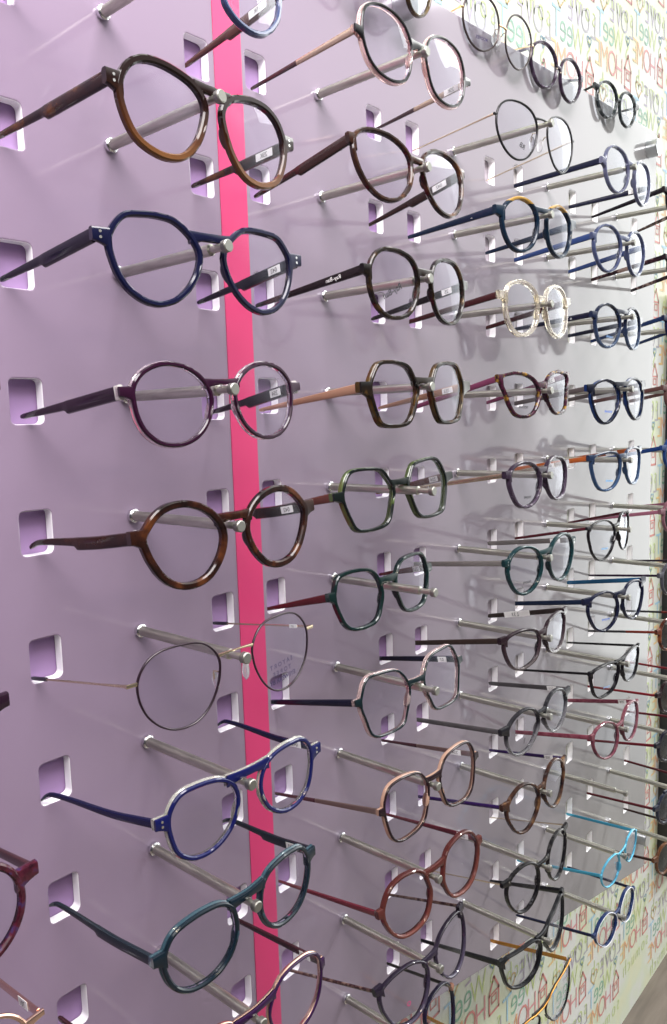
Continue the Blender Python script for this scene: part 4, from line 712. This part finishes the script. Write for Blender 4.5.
style('4c', 'navy to light blue faded round glasses beside the champagne crystal pair', front=banded('acetate_blue_fade', [(0.0, (.16, .26, .46)), (.6, (.022, .040, .11)), (1.0, (.010, .018, .055))], -25, 24, t_stops=[(0.1, .5), (.8, .05)]), temple=P_('temple_night', (.012, .016, .050), .2, coat=.4), ts='plain', tk=1.2, rw=2.79, hb=5, mark='o', print=(-1, 'moove', ('pale_blue', (.20, .38, .70)), -30, -14, 3.4, -6))
style('4d', 'black and bright blue round glasses with taupe temples, beside the multicoloured pair', layers=[(0, 1.6, P_('acetate_blue_black', (.008, .012, .035), .12, coat=.4), 0), (1.6, 5.2, P_('acetate_cobalt', (.012, .060, .26), .12, coat=.4, trans=.2), .2)], back_label='bright blue back layer', temple=P_('temple_taupe', (.16, .13, .13), .3), ts='flat', rw=2.62, hb=5, eh=9, print=(-1, 'moove', ('cobalt', (.05, .15, .60)), -31, -14, 3.6, -6))
style('4e', 'mid blue translucent glasses with orange temples', front=banded('acetate_denim', [(0.0, (.09, .20, .42)), (1.0, (.030, .060, .15))], -24, 24, trans=.35), temple=P_('temple_orange', (.72, .17, .035), .3, coat=.3), ts='flat', rw=2.79, hb=5, tag='254', tag_at=.28, tag_len=.16, print=(-1, 'moove', ('sky', (.14, .45, .85)), -30, -14, 3.6, -6))
style('4f', 'slim black square glasses with dark red temples', front=P_('acetate_jet', (.012, .010, .014), .18, coat=.3), temple=P_('temple_cherry', (.14, .018, .032), .22, coat=.3), ts='slim', tk=1.15, rw=1.56, t=3.4, hb=3, eh=4.5, print=(-1, 'moove', ('sky', (.14, .45, .85)), -32, -13, 3.6, -6))
style('4g', 'deep navy round glasses, one temple bright petrol blue', front=P_('acetate_deep_navy', (.014, .020, .070), .14, coat=.4, trans=.1), temple=P_('temple_deep_blue', (.010, .026, .075), .24, coat=.3), ts='flat', tk=1.05, rw=2.62, hb=5, eh=9, print=(-1, 'moove', ('cobalt', (.05, .15, .60)), -30, -12, 3.6, -6))
style('4h', 'black flat-topped rectangular glasses with thin black temples, above the pink pair', front=P_('acetate_onyx', (.010, .009, .014), .18, coat=.3), temple=P_('temple_onyx', (.012, .011, .015), .25), ts='slim', rw=2.13, hb=4, eh=7, print=(-1, 'moove', ('pale_blue', (.20, .38, .70)), -32, -11, 3.4, -6))
style('4i', 'speckled dusty pink glasses with pink temples', front=mottled('acetate_pink', [(.35, (.30, .06, .11)), (.7, (.52, .20, .24))], 230, trans=.35), temple=mottled('temple_pink', [(.35, (.26, .045, .085)), (.7, (.42, .12, .17))], 230), ts='flat', rw=2.46, hb=4.4, tag='254')
style('4k', 'small light blue metallic glasses with turquoise temples', front=P_('acetate_aqua', (.10, .42, .60), .22, .5), temple=P_('temple_aqua', (.06, .34, .50), .22, .5), ts='flat', tk=.75, rw=1.80, t=2.6, hb=3, eh=4, print=(-1, 'o', ('aqua', (.1, .4, .6)), -26, 6, 3, 0))
style('4l', 'navy blue glasses with a white line inlaid in the front, lowest in the fourth column', front=P_('acetate_marine', (.020, .050, .19), .16, coat=.4), temple=P_('temple_marine', (.014, .020, .070), .22), ts='slim', tk=1.2, rw=2.46, hb=4, eh=6, inlay=True)
style('t0', 'brown round glasses cut off at the top edge, leftmost on the top of the panel', front=tort_olive, temple=tort, ts='slim', rw=2.4, hb=4, pads=False, group='eyeglasses resting along the top edge of the panel')
style('ta', 'black and gold wire round glasses resting on the panel top edge', front=P_('wire_black_brown', (.055, .040, .040), .28, .6), temple=gold, metal=True, fit=gold, rw=1.9, t=2.0, hb=1.8, group='eyeglasses resting along the top edge of the panel', print=(-1, "MOOVE'S", ('ink', (.06, .04, .12)), -33, -17, 3.2, 2))
style('tb', 'purple tortoiseshell round glasses resting on the top edge of the panel', front=mottled('tortoise_purple', [(.35, (.030, .018, .032)), (.55, (.085, .045, .10)), (.75, (.24, .17, .27))], 120, trans=.2), temple=P_('temple_purple', (.06, .035, .08), .2), ts='slim', rw=3.0, hb=4.5, pads=False, group='eyeglasses resting along the top edge of the panel', print=(-1, 'O', ('ink', (.06, .04, .12)), -32, -6, 3, 0))
style('tc', 'black and grey marbled round glasses resting on the top edge near the corner fixing', front=mottled('acetate_marble', [(.42, (.016, .022, .026)), (.55, (.06, .08, .09)), (.68, (.45, .50, .50))], 110, trans=.15), temple=P_('temple_jet', (.012, .012, .016), .2), ts='slim', rw=3.2, hb=4.5, pads=False, group='eyeglasses resting along the top edge of the panel', print=(-1, 'O', ('ink', (.06, .04, .12)), -30, -4, 3, 0))
style('5a', 'dark brown glasses with one black and one flecked temple, highest at the right edge', front=P_('acetate_cocoa', (.020, .010, .014), .16, coat=.3), temple=P_('temple_cocoa', (.014, .010, .018), .2, coat=.3), ts='wide', tk=.85, rw=3.6)
style('5b', 'dark glasses with flecked maroon temples, second pair at the right edge', front=P_('acetate_fig', (.020, .008, .016), .16, coat=.3), temple=mottled('temple_fleck', [(.42, (.016, .010, .014)), (.56, (.06, .02, .03)), (.66, (.40, .28, .24))], 110), ts='plain', tk=1.2, rw=3.6)
style('5c', 'dark blue glasses with blue temples at the right edge, level with the navy faded pair', front=P_('acetate_blueberry', (.014, .022, .090), .16, coat=.3), temple=P_('temple_blueberry', (.018, .045, .15), .2, coat=.3), ts='plain', tk=1.1, rw=3.6)
style('5d', 'glasses with rose temples at the right edge, level with the black and blue pair', front=P_('acetate_rosy', (.30, .14, .13), .16, trans=.3), temple=P_('temple_rosy', (.20, .09, .08), .25, trans=.1), ts='flat', rw=3.0)
style('5e', 'bright cobalt glasses with blue temples at the right edge', front=P_('acetate_azure', (.018, .075, .30), .16, coat=.3), temple=P_('temple_azure', (.018, .070, .28), .2, coat=.3), ts='flat', rw=3.4)
style('5f', 'pale pink glasses with pink temples at the right edge', front=P_('acetate_blush', (.50, .22, .28), .16, trans=.3), temple=P_('temple_blush', (.55, .20, .30), .25), ts='flat', tk=.9, rw=3.0)
style('5l', 'dark glasses with red temples at the right edge, above the dark navy round pair', front=P_('acetate_ruby_black', (.030, .010, .014), .16), temple=P_('temple_ruby', (.34, .016, .03), .22), ts='slim', tk=1.15, rw=3.0)
style('5g', 'thin grey glasses with slim dark purple temples at the right edge', front=P_('acetate_fog', (.16, .16, .20), .2, trans=.2), temple=P_('temple_aubergine', (.035, .016, .045), .25), ts='slim', tk=1.05, rw=2.6)
style('5h', 'orange tortoiseshell glasses with red and black temples at the right edge', front=mottled('tortoise_orange', [(.36, (.05, .014, .008)), (.52, (.24, .05, .015)), (.70, (.55, .20, .04))], 90), temple=P_('temple_scarlet', (.30, .035, .02), .25), ts='slim', tk=1.15, tip_from=.42, tip=P_('tip_charcoal', (.02, .02, .022), .3), rw=3.6)
style('5i', 'dark navy round glasses with crimson temples at the right edge', front=P_('acetate_dusk', (.016, .018, .034), .16, coat=.3), temple=P_('temple_crimson', (.22, .012, .028), .22, coat=.3), ts='slim', tk=1.3, rw=4.2)
style('5j', 'slate blue round glasses with dark red temples at the right edge', front=P_('acetate_steel', (.030, .040, .075), .16, coat=.3), temple=P_('temple_garnet', (.15, .012, .022), .22, coat=.3), ts='slim', tk=1.25, rw=4.2)
style('5k', 'amber brown round glasses with dark brown temples, lowest at the right edge', front=P_('acetate_amber', (.26, .10, .035), .16, trans=.2), temple=P_('temple_umber', (.055, .020, .016), .24), ts='slim', tk=1.25, rw=3.6)
style('0a', 'glasses just peeping in at the left edge, level with the round plum pair', front=P_('acetate_brick', (.10, .02, .02), .16), ts='plain', rw=3.0)
style('0b', 'dark plum glasses peeping in at the left edge, beside the thin wire pair', front=P_('acetate_damson', (.030, .008, .026), .16, coat=.3), ts='plain', rw=3.4)
style('0c', 'burgundy patterned glasses cut off by the left edge, beside the dark teal pair', front=mottled('acetate_burgundy', [(.35, (.035, .006, .014)), (.52, (.10, .014, .030)), (.62, (.06, .035, .13)), (.74, (.30, .09, .09))], 150), temple=P_('temple_mahogany', (.085, .025, .03), .22, coat=.3), ts='plain', rw=3.6)
style('0d', 'rose gold metal glasses in the bottom left corner', front=rose, temple=rose, ts='flat', tk=.85, rw=2.2, t=2.4, tag='701', eh=4)
NAMES = {}
for key, D in DATA.items():
    root = make_pair(key, D, S_[key]); NAMES[key] = root

def recolour(key, side, mat, label):
    """one temple of a pair that has its own colour"""
    r = NAMES[key]; ts = [o for o in r.children if o.name.startswith('temple')]
    o = ts[0] if side < 0 else ts[1]
    o.data.materials.clear(); o.data.materials.append(mat); o['label'] = label
recolour('5a', 1, mottled('temple_leopard', [(.42, (.03, .02, .02)), (.58, (.10, .06, .05)), (.68, (.42, .34, .28))], 110), 'flecked brown temple')
recolour('4g', 1, P_('temple_petrol_blue', (.015, .16, .36), .24, coat=.3), 'bright petrol blue temple')
recolour('3k', 1, P_('temple_black_gloss', (.012, .014, .020), .18, coat=.3), 'glossy black temple')

# ------------------------------------------------------------------ light
def area(name, loc, target, size, size_y, power, col=(1, 1, 1)):
    l = bpy.data.lights.new(name, 'AREA'); l.shape = 'RECTANGLE'; l.size = size; l.size_y = size_y; l.energy = power; l.color = col
    o = bpy.data.objects.new(name, l); COL.objects.link(o); o.location = loc
    o.rotation_euler = (Vector(target) - Vector(loc)).to_track_quat('-Z', 'Y').to_euler(); return o
area('overhead_light', (-.30, -.62, .80), (-.1, 0, -.05), 1.1, .5, 34, (1, .955, .965))
area('overhead_light', (-.9, -1.6, 1.1), (.3, 0, -.4), 1.2, 1.0, 12, (1, .97, .98))  # unseen, added behind the camera to light the hole edges and backing
area('overhead_light', (2.4, -1.0, 1.7), (1.25, .1, -.9), .9, .9, 20, (1, .995, .97))  # added fill out of view, brightens the lower right wallpaper
area('right_fill', (3.5, -.78, .1), (1.0, -.55, .1), 1.3, 3.0, 17, (.97, 1, .985))  # broad unseen source added to whiten the panel's right end and the wall
l = bpy.data.lights.new('spot_lamp', 'SPOT'); l.energy = 120; l.spot_size = radians(62); l.spot_blend = 1.0; l.shadow_soft_size = .08; l.color = (1, .99, .96)  # extra spot out of view, added to lift the dark wallpaper at bottom right
o = bpy.data.objects.new('spot_lamp', l); COL.objects.link(o); o.location = (2.1, -1.3, 1.0); o.rotation_euler = (Vector((1.15, .14, -1.45)) - o.location).to_track_quat('-Z', 'Y').to_euler()
for i in range(3):
    l = bpy.data.lights.new('spot_lamp', 'AREA'); l.shape = 'DISK'; l.size = .06; l.energy = .7; l.color = (1, .80, .55)
    o = bpy.data.objects.new('spot_lamp', l); COL.objects.link(o); o.location = (-.45 + .14 * i, -1.25, .62); o.rotation_euler = (Vector((.1, 0, -.2)) - o.location).to_track_quat('-Z', 'Y').to_euler()
w = bpy.data.worlds.new('shop'); SC.world = w; w.use_nodes = True
nt = w.node_tree; nt.nodes.clear(); wo = nt.nodes.new('ShaderNodeOutputWorld'); bg = nt.nodes.new('ShaderNodeBackground')
tc = nt.nodes.new('ShaderNodeTexCoord'); vm = nt.nodes.new('ShaderNodeVectorMath'); vm.operation = 'DOT_PRODUCT'; vm.inputs[1].default_value = (.74, .45, .50)
mr = nt.nodes.new('ShaderNodeMapRange'); mr.inputs['From Min'].default_value = -1.0; mr.inputs['From Max'].default_value = 1.0
cr = nt.nodes.new('ShaderNodeValToRGB'); cr.color_ramp.elements[0].color = (.045, .04, .05, 1); cr.color_ramp.elements[1].color = (4.6, 4.7, 4.65, 1)
e = cr.color_ramp.elements.new(.55); e.color = (.20, .19, .20, 1)
nt.links.new(tc.outputs['Generated'], vm.inputs[0]); nt.links.new(vm.outputs['Value'], mr.inputs['Value']); nt.links.new(mr.outputs[0], cr.inputs[0]); nt.links.new(cr.outputs[0], bg.inputs[0]); nt.links.new(bg.outputs[0], wo.inputs[0])
bg.inputs[1].default_value = 1.0

# ------------------------------------------------------------------ camera
cam = bpy.data.cameras.new('camera'); co = bpy.data.objects.new('camera', cam); COL.objects.link(co)
cam.sensor_fit = 'VERTICAL'; cam.sensor_height = 36.0; cam.lens = CAM_F / 1024 * 36.0; cam.clip_start = .02; cam.clip_end = 30
R = Matrix(CAM_R)                                             # rows: right, down, forward
m3 = Matrix((R[0], -R[1], -R[2])).transposed()
co.matrix_world = Matrix.Translation(CAM_C) @ m3.to_4x4()
SC.camera = co
vs = SC.view_settings; vs.view_transform = 'Standard'; vs.look = 'None'; vs.gamma = 1.0; vs.exposure = EXPOSURE; vs.use_curve_mapping = False
